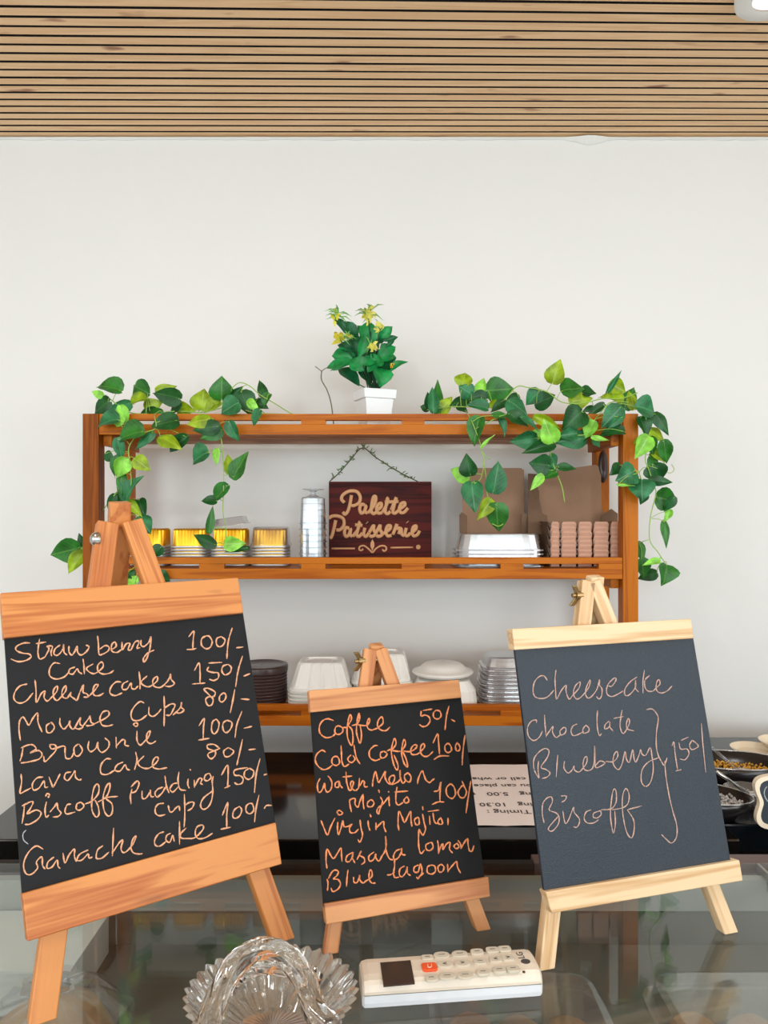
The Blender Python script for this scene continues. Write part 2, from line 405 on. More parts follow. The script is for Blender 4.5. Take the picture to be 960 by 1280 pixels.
# ------------------------------------------------------------------ black counters behind the display case
ZB = CZ - .448
ct = thing('counter', (-.07, 1.24, 0), 'long black polished stone counter in front of the shelf rack', 'counter')
box('worktop', (-.569, 1.05, ZB - .031), (.487, 1.434, ZB), M['granite'], ct, bev=.002)
box('base', (-.55, 1.10, 0), (.48, 1.42, ZB - .031), M['darkbase'], ct)
ct = thing('counter', (.85, 1.3, 0), 'black counter section at right holding the bowls of beads', 'counter')
box('worktop', (.489, 1.103, ZB - .04), (1.4, 1.53, ZB), M['granite_blue'], ct, bev=.003)
box('base', (.495, 1.15, 0), (1.38, 1.50, ZB - .04), M['darkbase'], ct)

# paper notice lying on the black counter, upside down to us
pc = Vector(((627 - 480) / F * 1.22, 1.225, ZB))
pn = thing('paper_notice', pc, 'white printed paper notice lying upside down on black counter', 'paper')
x0, x1, y0, y1 = .03, .315, 1.094, 1.357
vs = []; nx = 10
for j in range(5):
    for i in range(nx + 1):
        xx = x0 + (x1 - x0) * i / nx; yy = y0 + (y1 - y0) * j / 4
        vs.append((xx, yy, ZB + .0008 + .0012 * abs(math.sin(i * 1.3 + j)) * (1 if j in (0, 4) else .2)))
fs = [(j * (nx + 1) + i, j * (nx + 1) + i + 1, (j + 1) * (nx + 1) + i + 1, (j + 1) * (nx + 1) + i) for j in range(4) for i in range(nx)]
mesh('sheet', vs, fs, M['paper'], pn, solid=.0004)
def textobj(name, s, size, mat, parent, loc, rot, ext=.0001, align='LEFT', width=None):
    cu = bpy.data.curves.new(name, 'FONT'); cu.body = s; cu.size = size; cu.align_x = align; cu.extrude = ext; cu.resolution_u = 3
    tmp = bpy.data.objects.new('tmp', cu); COL.objects.link(tmp)
    bpy.context.view_layer.update()
    me = bpy.data.meshes.new_from_object(tmp.evaluated_get(bpy.context.evaluated_depsgraph_get()))
    bpy.data.objects.remove(tmp)
    me.name = name; me.materials.clear(); me.materials.append(mat)
    o = bpy.data.objects.new(name, me); COL.objects.link(o)
    if width:
        xs_ = [v.co.x for v in me.vertices]; k_ = width / (max(xs_) - min(xs_))
        for v in me.vertices: v.co.x *= k_; v.co.y *= max(.75, min(1.15, k_))
    o.parent = parent; o.location = Vector(loc) - Vector(parent.matrix_world.translation); o.rotation_euler = rot
    return o
def ground(x, y, up):          # point on a level plane 'up' below the lens seen at a pixel
    Y = up * F / (y - 640); return Vector(((x - 480) / F * Y, Y, CZ - up))
# (text, x of right end = start of the reversed line, baseline y, x where it ends)
for s, xs, yb, xe in (('Timing :', 663, 1012.6, 609), ('Morning   10.30', 700, 1003.6, 600), ('Evening   5.00   t', 698, 990.4, 590),
                      ('you can place', 671, 980.2, 592), ('call or what', 657, 971.6, 585)):
    a = ground(xs, yb, .4463); e = ground(xe, yb, .4463)
    textobj('text_line', s, .0235, M['ink'], pn, a, (0, 0, math.pi), ext=.00015, width=a.x - e.x)

# ------------------------------------------------------------------ glass display case
ZG = CZ - .42
case = thing('display_case', (-.1, .78, 0), 'glass topped bakery display case the easels stand on', 'display case')
box('glass_top', (-.85, .60, ZG - .006), (.445, .918, ZG), M['glass'], case)
g2 = box('glass_top', (.449, .60, ZG - .006), (1.1, .918, ZG), M['glass'], case)
box('rear_rail', (.18, .9185, ZG - .03), (1.1, .942, ZG + .0005), M['brownrail'], case, bev=.001)
box('rear_rail', (-.85, .9185, ZG - .03), (.18, .93, ZG - .0005), M['black'], case, bev=.001)
hexa('front_rail', [(-.85, .57, ZG - .04), (1.1, .57, ZG - .04), (1.1, .665, ZG - .04), (-.85, .598, ZG - .04)],
     [(-.85, .57, ZG - .007), (1.1, .57, ZG - .007), (1.1, .665, ZG - .007), (-.85, .598, ZG - .007)], M['brownrail'], case)
box('divider', (.4452, .60, ZG - .02), (.4488, .918, ZG), M['greyrail'], case)
box('header_panel', (-.85, .893, ZG - .044), (1.1, .905, ZG - .008), M['case_head'], case)
box('door_panel', (-.85, .906, .55), (.15, .912, ZG - .032), M['case_in'], case)
box('door_panel', (.10, .9135, .55), (1.1, .9175, ZG - .032), M['case_in'], case)
box('deck', (-.85, .575, ZG - .10), (1.1, .905, ZG - .09), M['case_in'], case)
box('side_panel', (-.86, .57, 0), (-.851, .94, ZG), M['case_white'], case)
box('side_panel', (1.1, .57, 0), (1.11, .94, ZG), M['case_white'], case)
box('base', (-.85, .58, 0), (1.1, .905, .9 - .01), M['case_white'], case)
ZD = ZG - .09

def clearbox(cx, cy, hx, hy, h, label, n, seed, fill):
    rnd = random.Random(seed)
    t = thing('food_box', (cx, cy, ZD), label, 'box', 'clear food boxes in the display case')
    v, f = loftrect([(cx, cy, hx * .86, hy * .86, ZD + .0005), (cx, cy, hx * .9, hy * .9, ZD + .003), (cx, cy, hx * .98, hy * .98, ZD + h), (cx, cy, hx * 1.03, hy * 1.03, ZD + h), (cx, cy, hx * 1.03, hy * 1.03, ZD + h + .003)], 48, 7)
    mesh('tray', v, f, M['plastic'], t, smooth=False)
    v, f = loftrect([(cx, cy, hx * 1.04, hy * 1.04, ZD + h + .001), (cx, cy, hx * 1.04, hy * 1.04, ZD + h + .004), (cx, cy, hx * .97, hy * .97, ZD + h + .005), (cx, cy, hx * .93, hy * .93, ZD + h + .02), (cx, cy, hx * .86, hy * .86, ZD + h + .022)], 48, 7)
    f.append(tuple(4 * 48 + k for k in range(48)))
    mesh('lid', v, f, M['plastic'], t)
    for k in range(6):
        px_ = cx + (k % 3 - 1) * hx * .56 + rnd.uniform(-.003, .003)
        py_ = cy + (k // 3 - .5) * hy * .8 + rnd.uniform(-.003, .003)
        pz = ZD + .004; a = rnd.uniform(0, 6.28); r = .0245
        v, f = lathe([(r * .5, 0), (r * .95, .006), (r, .016), (r * .85, .028), (r * .5, .035), (r * .05, .037)], 22, lambda q, i: 1 + .05 * math.sin(5 * q + a + i) + .03 * math.sin(11 * q + a), center=(px_, py_, pz))
        tag(mesh('cookie', v, f, M['cookie'], smooth=True, loc=(px_, py_, pz)), 'brown cookie, %s in the %s row of the %s' % (('left', 'middle', 'right')[k % 3], ('front', 'back')[k // 3], fill), 'cookie', 'cookies in the clear boxes')
    return t
def incase(x, y, up):
    return ground(x, y, up)
clearbox(.340, .680, .090, .074, .042, 'clear lidded food box of cookies at the right of the case', 6, 3, 'right food box')
clearbox(.125, .680, .080, .074, .042, 'clear lidded food box behind and below the cream remote', 6, 5, 'food box under the remote')
BX, BY = -.305, .705
bg = thing('bread_bag', (BX, BY, ZD), 'knotted clear plastic bag of bread at the left of the case', 'bag')
v, f = lathe([(.03, 0.001), (.058, .006), (.070, .025), (.066, .045), (.045, .062), (.016, .070), (.018, .075), (.026, .079)], 30, lambda q, i: 1 + .07 * math.sin(7 * q + i * 1.7) + .04 * math.sin(13 * q + i), center=(BX, BY, ZD), close=False)
mesh('bag', v, f, M['plastic'], bg, smooth=False)
v, f = lathe([(.02, 0.003), (.048, .01), (.055, .027), (.045, .046), (.02, .056)], 24, lambda q, i: 1 + .05 * math.sin(3 * q + i), center=(BX, BY, ZD))
tag(mesh('bread_roll', v, f, M['bread'], smooth=True, loc=(BX, BY, ZD)), 'round bread roll inside the knotted clear bag', 'bread')
wb = thing('cake_box', (-.45, .83, ZD), 'white cardboard cake box standing in the left of the case', 'box')
box('carton', (-.60, .775, ZD + .0005), (-.318, .888, ZD + .045), M['case_white'], wb, bev=.001)
box('lid', (-.602, .773, ZD + .045), (-.316, .890, ZD + .048), M['case_white'], wb)

# ------------------------------------------------------------------ shelf rack
S = 1.44
def sz(y): return CZ + (640 - y) / F * S
def sx(x): return (x - 480) / F * S
rack = thing('shelf_rack', (0, S + .1, 0), 'orange varnished wooden shelf rack standing against white wall', 'shelf')
PB = 1.625; PD = .033
for (xa, xb) in ((103, 123), (779, 798)):
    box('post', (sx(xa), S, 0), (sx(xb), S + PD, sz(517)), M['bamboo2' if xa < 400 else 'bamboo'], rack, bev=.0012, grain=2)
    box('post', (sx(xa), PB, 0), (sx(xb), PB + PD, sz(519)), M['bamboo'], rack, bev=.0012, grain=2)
blocks = [(123, 152), (248, 280), (376, 407), (502, 531), (626, 655), (749, 779)]
SURF = []
for (ya, yb, yc, yd) in ((517, 525, 530, 543), (697, 705, 711, 724), (882, 889, 895.5, 908)):
    lip0, lip1 = sz(yb), sz(ya); r1, r0 = sz(yc), sz(yd)
    SURF.append(r1)
    for yy in (S + .003, PB + .006):
        fr = 'front' if yy < 1.5 else 'rear'
        box('rail', (sx(123), yy, r0), (sx(779), yy + .02, r1), M['bamboo'] if yy < 1.5 else M['bamboo_pale'], rack, bev=.0008)
    box('lip', (sx(123), S + .003, lip0), (sx(779), S + .017, lip1), M['bamboo'], rack, bev=.0008)
    for (xa, xb) in blocks:
        box('spacer', (sx(xa) + .0003, S + .003, r1), (sx(xb) - .0003, S + .019, lip0), M['bamboo'], rack)
    for q in range(4):
        y0 = S + .0235 + q * .041
        box('slat', (sx(123), y0, r1 - .008), (sx(779), y0 + .036, r1 - .0005), M['bamboo'], rack, bev=.0006)
    for (xa, xb) in ((123.3, 134), (768, 778.7)):
        box('side_rail', (sx(xa), S + .0235, sz(yd + 13)), (sx(xb), PB + .005, r1 - .0085), M['bamboo'], rack, bev=.001, grain=1)
for i, (x_, y_) in enumerate(((755, 728), (147, 552))):
    pass
v, f = lathe([(.0, -.004), (.006, -.004), (.01, -.001), (.01, .004)], 20)
vv = []
cpl = P(754, 583, 1.60)
for p in v:
    vv.append(cpl + Vector((p.x * 1.0, p.z, p.y * 3.4)))
mesh('oval_catch', vv, f, M['bowlpl'], rack, smooth=True)['label'] = 'dark brown oval catch'

# ------------------------------------------------------------------ foil cups
ORD = ['topmost', 'second', 'third', 'fourth', 'fifth', 'sixth', 'lowest']
def foil_cup(cx, cy, z):
    t = thing('foil_cup', (cx, cy, z), 'x', 'cup', 'stacked foil cups')
    rb, rt, h = .0365, .0335, .038
    nn = 144
    v, f = lathe([(rb * .96, .004), (rb * .955, .006), (rt, h - .003), (rt - .003, h), (rt * .5, h + .0002), (.002, h + .0002)], nn,
                 lambda a, i: sq(a, 5) * .93 * (1 + (.032 * math.sin(36 * a) if 1 < i < 4 else 0)), center=(cx, cy, z), close=False)
    mesh('body', v, f, M['gold'], t)
    v, f = lathe([(rb * .95, .0045), (rb * 1.02, .0048), (rb * 1.045, .0042), (rb * 1.045, .0008), (rb * 1.0, 0)], nn, lambda a, i: sq(a, 5) * .95, center=(cx, cy, z), close=False)
    mesh('rim', v, f, M['silver'], t, smooth=True)
    return t
stacks = [(183, 'leftmost stack behind the big easel'), (234, 'second stack from the left'), (285, 'third stack, under the hanging vine'), (336, 'stack nearest the clear cups')]
z0 = SURF[1]; YC = 1.53; proto = None
for si, (x_, nm) in enumerate(stacks):
    cx = (x_ - 480) / F * (YC - .035) * 1.0
    for k in range(7):
        z = z0 + .0003 + k * .0059
        if proto is None: o = proto = foil_cup(cx, YC, z)
        else: o = copy_tree(proto, None, Vector((cx, YC, z)) - Vector(proto.location))
        o['label'] = 'upturned gold foil cup with silver rim, %s in %s' % (ORD[6 - k], nm)
    if si in (2, 3):
        zt = z0 + 6 * .0059 + .0385
        t = thing('plastic_dome', (cx, YC, zt), ['clear plastic lid lying tilted on the third foil cup stack', 'clear plastic lid set over the foil cup stack nearest the sign'][si - 2], 'lid')
        if si == 3:
            v, f = lathe([(.040, -.034), (.040, -.030), (.0375, -.029), (.0355, .001), (.033, .003), (.002, .0032)], 48, lambda a, i: sq(a, 5) * .95, center=(cx, YC, zt), close=False)
        else:
            v, f = lathe([(.037, 0), (.037, .002), (.033, .003), (.031, .015), (.029, .016), (.002, .016)], 48, lambda a, i: sq(a, 5) * .95, center=(0, 0, 0), close=False)
            mt = Matrix.Translation((cx, YC, zt + .0055)) @ Matrix.Rotation(R(-8), 4, 'Y')
            v = [mt @ p for p in v]
        mesh('cover', v, f, M['plastic'], t, smooth=True)

# ------------------------------------------------------------------ stack of clear cups
cx, cy = (391 - 480) / F * 1.50, 1.505
cupp = None
for k in range(8):
    z = z0 + .0004 + k * .0118
    if cupp is None:
        cupp = o = thing('plastic_cup', (cx, cy, z), 'x', 'cup', 'clear plastic cups stacked upside down')
        v, f = lathe([(.0275, 0), (.0275, .0022), (.0255, .003), (.0235, .05), (.021, .052), (.0185, .0525), (.0015, .0525)], 28, lambda a, i: sq(a, 4) * .96, center=(cx, cy, z), close=False)
        mesh('wall', v, f, M['plastic_c'], o, smooth=False)
    else: o = copy_tree(cupp, None, (0, 0, k * .0118))
    o['label'] = 'clear plastic cup, %s from the bottom of the upturned stack beside the sign' % ['first', 'second', 'third', 'fourth', 'fifth', 'sixth', 'seventh', 'eighth'][k]
zt = z0 + 7 * .0118 + .0535
t = thing('plastic_goblet', (cx, cy, zt), 'small clear plastic foot on top of the clear cup stack', 'cup')
v, f = lathe([(.016, 0), (.006, .004), (.004, .009), (.01, .0125), (.021, .014), (.021, .0155), (.002, .0155)], 28, center=(cx, cy, zt), close=False)
mesh('foot', v, f, M['plastic_c'], t, smooth=True)

# ------------------------------------------------------------------ wooden sign with lettering
YS = 1.605
def strokes(txt):
    return [[tuple(map(float, q.split(','))) for q in s.split()] for s in txt.split(';') if s.strip()]
def ribbon(sts, ox, oy, sc, wd, proj, n=5, jitter=.0, taper=True, rnd=random):
    """flat ribbon of width wd (photo pixels) along strokes given in a local frame; proj(x, y) puts a point on the surface"""
    vs, fs = [], []
    for st in sts:
        pts = [Vector((ox + p[0] / sc, oy + p[1] / sc, 0)) for p in st]
        c = crom(pts, n); m = len(c)
        ph = rnd.uniform(0, 6)
        base = len(vs)
        for i, p in enumerate(c):
            d = c[min(i + 1, m - 1)] - c[max(i - 1, 0)]
            if d.length < 1e-6: d = Vector((1, 0, 0))
            nn = Vector((-d.y, d.x, 0)).normalized()
            w = wd * .5 * (1 + jitter * math.sin(ph + i * .9) + jitter * .6 * rnd.uniform(-1, 1))
            if taper and (i == 0 or i == m - 1): w *= .55
            for s_ in (-1, 1):
                q = p + nn * w * s_
                vs.append(proj(q.x, q.y))
        for i in range(m - 1):
            a = base + 2 * i; fs.append((a, a + 1, a + 3, a + 2))
        # round ends
        for (i0, sgn) in ((0, -1), (m - 1, 1)):
            d = (c[min(i0 + 1, m - 1)] - c[max(i0 - 1, 0)])
            if d.length < 1e-6: continue
            d.normalize(); q = c[i0] + d * wd * .3 * sgn
            vs.append(proj(q.x, q.y)); a = base + 2 * i0
            fs.append((a, a + 1, len(vs) - 1))
    return vs, fs
sign = thing('wooden_sign', (P(475, 700, YS).x, YS, z0), 'dark red wooden shop sign with tan script lettering standing on shelf', 'sign')
q = [P(411, 704.3, YS), P(539.5, 704.3, YS), P(539.5, 602, YS), P(411, 602, YS)]
zb = z0 + .0004
box('board', (q[0].x, YS, zb), (q[1].x, YS + .012, q[2].z), M['signwood'], sign, bev=.0012)
pj = lambda x, y: P(x, y, YS - .0008)
SG = [(405, 605, 6.857, 4.3, 'palette', '175,160 150,130 165,90 220,60 280,65 310,110 300,160 255,185 225,180;235,95 225,160 205,230 180,260 160,240;350,180 322,175 305,210 318,250 345,235 362,185 350,235 375,250;375,250 430,180 445,115 425,110 410,170 405,230 425,255 455,235;455,225 490,195 490,165 465,175 450,215 465,250 500,245;500,245 540,170 545,120 535,170 525,235 545,255 570,235;575,225 620,115 600,190 590,240 610,250 640,225;520,155 640,150;640,220 690,185 690,160 660,170 645,215 660,245 690,240 720,205'),
      (405, 640, 6.857, 4.3, 'patisserie', '40,55 70,35 120,35 165,60 170,110 140,150 105,155;100,70 85,140 65,210 50,225;215,140 185,135 175,180 190,210 215,190 228,145 225,195 245,210;245,210 290,150 305,85 290,150 280,195 300,210 330,180;265,110 330,115;350,135 340,190 360,210 385,180;366,90 370,94;385,180 425,115 425,150 440,190 410,210 390,200;440,190 480,115 480,150 500,190 470,210 450,200;500,190 560,150 570,120 545,120 530,165 545,205 580,200;590,195 625,105 620,140 655,135;640,190 660,140 668,190 690,205;713,84 717,88;705,135 695,190 715,205 740,180;740,190 785,150 790,120 765,130 755,175 770,205 800,195 820,160'),
      (405, 640, 6.857, 2.2, 'rule', '65,313 265,313;570,306 765,303;415,350 385,320 345,290 310,295 300,320 320,330 335,315;415,350 450,310 490,290 525,295 535,320 515,335 500,320')]
for (ox, oy, sc, wd, nm, tx) in SG:
    ps = []
    for st_ in strokes(tx):
        c_ = crom([pj(ox + p[0] / sc, oy + p[1] / sc) for p in st_], 6)
        ps.append((c_, wd / 2 / F * YS))
    v_, f_ = tubes(ps, 10)
    for p in v_: p.y = YS - .0002 + (p.y - (YS - .0008)) * .35
    mesh('lettering' if nm != 'rule' else 'ornament', v_, f_, M['signtext'], sign, smooth=True)
vs = [pj(405 + a / 6.857, 640 + b_ / 6.857) for a, b_ in ((415, 232), (430, 262), (433, 290), (415, 335), (397, 290), (400, 262))]
mesh('ornament', vs, [tuple(range(6))], M['signtext'], sign, solid=.0004)
vs = [pj(405 + (808 + 20 * math.cos(t_ * .5236)) / 6.857, 640 + (300 + 20 * math.sin(t_ * .5236)) / 6.857) for t_ in range(12)]
mesh('ornament', vs, [tuple(range(12))], M['signtext'], sign, solid=.0004)
# twine with leaf sprigs that the sign hangs by
ap = P(453, 560, 1.66)
path = crom([P(412, 602, YS - .003), P(425, 590, 1.62), P(438, 575, 1.635), ap, P(470, 572, 1.64), P(495, 588, 1.62), P(524, 603, YS - .003)], 8)
tp = [(path, .0012)]
v, f = tubes(tp, 5)
mesh('hanging_twine', v, f, M['twig'], sign)
rnd = random.Random(4)
vs, fs = [], []
for i in range(3, len(path) - 1):
    if 16 < i < 20 or i % 2 == 0 or rnd.random() < .4:
        for _ in range(2):
            p = path[i]; d = Vector((rnd.uniform(-1, 1), rnd.uniform(-.8, .1), rnd.uniform(-.4, 1))).normalized(); L_ = rnd.uniform(.006, .015)
            s = d.cross(Vector((0, 1, .2))).normalized() * .0013
            b0 = len(vs); vs += [p, p + d * L_ * .5 + s, p + d * L_, p + d * L_ * .5 - s + Vector((0, -.0006, 0))]; fs.append((b0, b0 + 1, b0 + 2, b0 + 3))
mesh('sprig', vs, fs, leafmat('sprig_green', (84, 104, 60), (120, 140, 90)), sign, solid=.0003)['kind'] = 'stuff'

# ------------------------------------------------------------------ clear trays
def traystack(cx, cy, hx, hy, z, n, dz, hh, mat, name, labels, cat, group, p=6, ribs=0):
    pr = None
    for k in range(n):
        zz = z + .0004 + k * dz
        if pr is None:
            pr = o = thing(name, (cx, cy, zz), 'x', cat, group)
            v, f = loftrect([(cx, cy, hx, hy, zz), (cx, cy, hx, hy, zz + .003), (cx, cy, hx * .93, hy * .93, zz + .0035), (cx, cy, hx * .86, hy * .86, zz + hh - .002), (cx, cy, hx * .84, hy * .84, zz + hh), (cx, cy, hx * .02, hy * .02, zz + hh)], 48, p)
            mesh('tray_body', v, f, mat, o)
        else: o = copy_tree(pr, None, (0, 0, k * dz))
        o['label'] = labels % (['lowest', 'second lowest', 'third from the bottom', 'fourth from the bottom', 'fifth from the bottom', 'sixth from the bottom', 'seventh from the bottom', 'eighth from the bottom', 'ninth from the bottom', 'topmost'][k if k < n - 1 else 9])
    return pr
traystack((625 - 480) / F * 1.475, 1.51, .087, .04, z0, 5, .0078, .033, M['plastic_g'], 'plastic_tray', 'upturned clear silvery plastic tray, %s of its stack before a kraft box', 'tray', 'clear trays on the middle shelf')

# ------------------------------------------------------------------ kraft boxes
def kraft_tray(cx, cy, z, w, d, h, flare, lid=None, parent_label='', right=True):
    t = thing('kraft_box', (cx, cy, z), parent_label, 'box', 'open kraft card boxes')
    x0, x1, y0, y1 = cx - w / 2, cx + w / 2, cy - d / 2, cy + d / 2
    mesh('bottom', [(x0, y0, z), (x1, y0, z), (x1, y1, z), (x0, y1, z)], [(0, 1, 2, 3)], M['kraft_dk'], t, solid=.0008)
    # front wall of four chamfered tabs, side and rear walls
    nt_ = 5; g = .0022
    xs = [x0, x0 + w * .14, x0 + w * .39, x0 + w * .62, x0 + w * .87, x1]
    for i in range(nt_):
        a, b_ = xs[i] + (g if i else 0), xs[i + 1] - (g if i < nt_ - 1 else 0)
        k_ = .003; yt = y0 - flare
        mesh('front_tab', [(a, y0, z + .0005), (b_, y0, z + .0005), (b_, yt, z + h * .76), (a, yt, z + h * .76), (b_ - k_, yt + .0022, z + h), (a + k_, yt + .0022, z + h)], [(0, 1, 2, 3), (3, 2, 4, 5)], M['kraft_in'], t, solid=.0009)
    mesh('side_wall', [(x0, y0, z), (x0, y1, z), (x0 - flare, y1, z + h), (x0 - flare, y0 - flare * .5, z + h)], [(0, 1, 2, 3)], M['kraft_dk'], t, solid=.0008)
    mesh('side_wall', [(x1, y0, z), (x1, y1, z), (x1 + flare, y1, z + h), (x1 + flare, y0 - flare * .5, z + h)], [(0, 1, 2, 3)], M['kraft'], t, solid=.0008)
    return t
KX, KY = (728 - 480) / F * 1.50, 1.53
NK = 9
for k in range(NK):
    z = z0 + .0008 + k * .0088
    o = kraft_tray(KX - .001 * (k % 2) + .0006 * k * 0, KY + .0006 * (k % 3), z, .130 , .09, .0165, .0055,
                   parent_label='open brown kraft box, %s of the nested stack at the right of the shelf' % (['lowest', 'second lowest', 'third lowest', 'fourth lowest', 'fifth lowest', 'sixth lowest', 'third highest', 'second highest', 'topmost'][k]))
top = o
lz = z0 + .0008 + (NK - 1) * .0088 + .004
yb_ = KY + .047
A0 = P(672, 700, yb_); 
def lidpanel(parent, pts, Y0, Y1, m, nm='lid'):
    ys = [p[1] for p in pts]; lo, hi = min(ys), max(ys)
    vs = [P(p[0], p[1], Y0 + (Y1 - Y0) * (hi - p[1]) / (hi - lo)) for p in pts]
    return mesh(nm, vs, [tuple(range(len(vs)))], m, parent, solid=.0012)
lidpanel(top, [(672, 650), (762, 672), (757, 644), (752, 636), (751, 584), (744, 581), (680, 590), (673, 586)], 1.585, 1.60, M['kraft'])
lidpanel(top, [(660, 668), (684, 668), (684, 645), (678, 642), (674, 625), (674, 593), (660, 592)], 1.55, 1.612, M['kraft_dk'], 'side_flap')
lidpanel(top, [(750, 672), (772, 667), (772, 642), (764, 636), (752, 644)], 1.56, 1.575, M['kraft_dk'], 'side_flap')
KX2 = (617 - 480) / F * 1.565
kb = thing('kraft_box', (KX2, 1.585, z0), 'open brown kraft box with raised lid behind the clear trays', 'box', 'open kraft card boxes')
box('bottom', (KX2 - .062, 1.556, z0 + .0004), (KX2 + .062, 1.612, z0 + .022), M['kraft_dk'], kb)
lidpanel(kb, [(578, 690), (655, 690), (655, 588), (651, 585), (582, 585), (578, 589)], 1.612, 1.622, M['kraft'])
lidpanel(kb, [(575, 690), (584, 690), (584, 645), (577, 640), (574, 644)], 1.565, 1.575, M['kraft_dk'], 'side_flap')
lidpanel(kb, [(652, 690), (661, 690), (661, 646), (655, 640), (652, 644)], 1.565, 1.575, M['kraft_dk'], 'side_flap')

# ------------------------------------------------------------------ lower shelf: bowls, clamshells, plates, clear containers
z2 = SURF[2]
cx, cy = (327 - 480) / F * 1.53, 1.535
pr = None
for k in range(11):
    z = z2 + .0004 + k * .0062
    if pr is None:
        pr = o = thing('plastic_bowl', (cx, cy, z), 'x', 'bowl', 'dark brown bowls in a stack')
        v, f = lathe([(.036, 0), (.044, .0005), (.0475, .004), (.049, .009), (.0505, .012), (.0505, .0135), (.048, .0135), (.046, .004), (.036, .0015)], 40, close=False, center=(cx, cy, z))
        mesh('bowl', v, f, M['bowlpl'], o, smooth=True)
    else: o = copy_tree(pr, None, (0, 0, k * .0062))
    o['label'] = 'dark brown plastic bowl, number %s up from the shelf, stack by the large easel' % ['one', 'two', 'three', 'four', 'five', 'six', 'seven', 'eight', 'nine', 'ten', 'eleven'][k]
zt = z2 + 10 * .0062 + .0142
v, f = lathe([(.0515, -.009), (.0518, 0), (.0505, .0035), (.046, .004), (.044, .0025), (.002, .0026)], 48, center=(cx, cy, zt), close=False)
tag(mesh('bowl_lid', v, f, M['bowlpl'], loc=(cx, cy, zt), smooth=True), 'dark brown round lid closing the stack of brown bowls', 'lid')

def clamshell(cx, cy, z, hx, hy, h, label, nest=0):
    t = thing('foam_box', (cx, cy, z), label, 'box', 'white foam boxes on the bottom shelf')
    n = 96
    vs, fs = [], []
    rings = [(1.0, 0), (1.0, .003), (.93, .005), (.90, .009), (.70, h - .003), (.66, h), (.52, h), (.49, h - .005), (.36, h - .005), (.34, h - .002)]
    for i, (s_, zz) in enumerate(rings):
        for k in range(n):
            a = 2 * math.pi * k / n; q_ = sq(a, 7)
            rib = 1 + (.04 if (2 < i < 5 and math.sin(k * 2 * math.pi / 6) > .1) else 0)
            vs.append((cx + hx * s_ * q_ * rib * math.cos(a), cy + hy * s_ * q_ * rib * math.sin(a), z + zz))
    for i in range(len(rings) - 1):
        for k in range(n):
            k2 = (k + 1) % n; fs.append((i * n + k, i * n + k2, (i + 1) * n + k2, (i + 1) * n + k))
    fs.append(tuple((len(rings) - 1) * n + k for k in range(n)))
    mesh('shell', vs, fs, M['foam'], t)
    return t
def foam_base(cx, cy, z, hx, hy, h, label):
    t = thing('foam_tray', (cx, cy, z), label, 'tray', 'white foam trays on the bottom shelf')
    v, f = loftrect([(cx, cy, hx * .9, hy * .9, z), (cx, cy, hx * .96, hy * .96, z + h * .3), (cx, cy, hx, hy, z + h * .8), (cx, cy, hx, hy, z + h), (cx, cy, hx * .93, hy * .93, z + h)], 48, 6)
    f.append(tuple(range(48))); f.append(tuple(4 * 48 + k for k in range(48)))
    mesh('tray_body', v, f, M['foam'], t, smooth=False, bev=0)
    return t
cx, cy = (400 - 480) / F * 1.50, 1.535
for k in range(5):
    foam_base(cx, cy, z2 + .0004 + k * .0072, .0635 , .055, .0068, 'white foam tray, %s of the stack under the ribbed white box' % ['lowest', 'second', 'third', 'fourth', 'topmost'][k])
clamshell(cx, cy, z2 + .0004 + 5 * .0072, .061, .054, .052, 'white ribbed foam burger box left of the small easel peak')
cx2, cy2 = (478 - 480) / F * 1.55, 1.565
for k in range(6):
    foam_base(cx2, cy2, z2 + .0004 + k * .0072, .062, .052, .0068, 'white foam tray, %s of the stack hidden behind the small easel peak' % ['lowest', 'second', 'third', 'fourth', 'fifth', 'topmost'][k])
clamshell(cx2, cy2, z2 + .0004 + 6 * .0072, .062, .052, .056, 'white foam burger box directly behind the small easel peak')
cx3, cy3 = (555 - 480) / F * 1.51, 1.53
v, f = loftrect([(cx3, cy3, .062, .052, z2 + .0004), (cx3, cy3, .0645, .054, z2 + .004), (cx3, cy3, .0645, .054, z2 + .018), (cx3, cy3, .064, .053, z2 + .0185), (cx3, cy3, .062, .052, z2 + .036), (cx3, cy3, .05, .042, z2 + .054), (cx3, cy3, .03, .03, z2 + .0555)], 48, 5)
f.append(tuple(range(48))); f.append(tuple(6 * 48 + k for k in range(48)))
tag(mesh('foam_box', v, f, M['foam'], loc=(cx3, cy3, z2)), 'smooth white foam box with sloping lid edges under the round plate', 'box')
zp = z2 + .059
v, f = lathe([(.03, -.003), (.045, -.0005), (.056, .002), (.061, .006), (.0605, .009), (.055, .011), (.047, .0125), (.043, .018), (.036, .0235), (.02, .026), (.002, .0262)], 48, center=(cx3 - .001, cy3, zp), close=False)
tag(mesh('round_plate', v, f, M['foam'], loc=(cx3, cy3, zp), smooth=True), 'upturned round white plate with raised centre on the white box', 'plate')
cx4, cy4 = (640 - 480) / F * 1.53, 1.545
pr = None
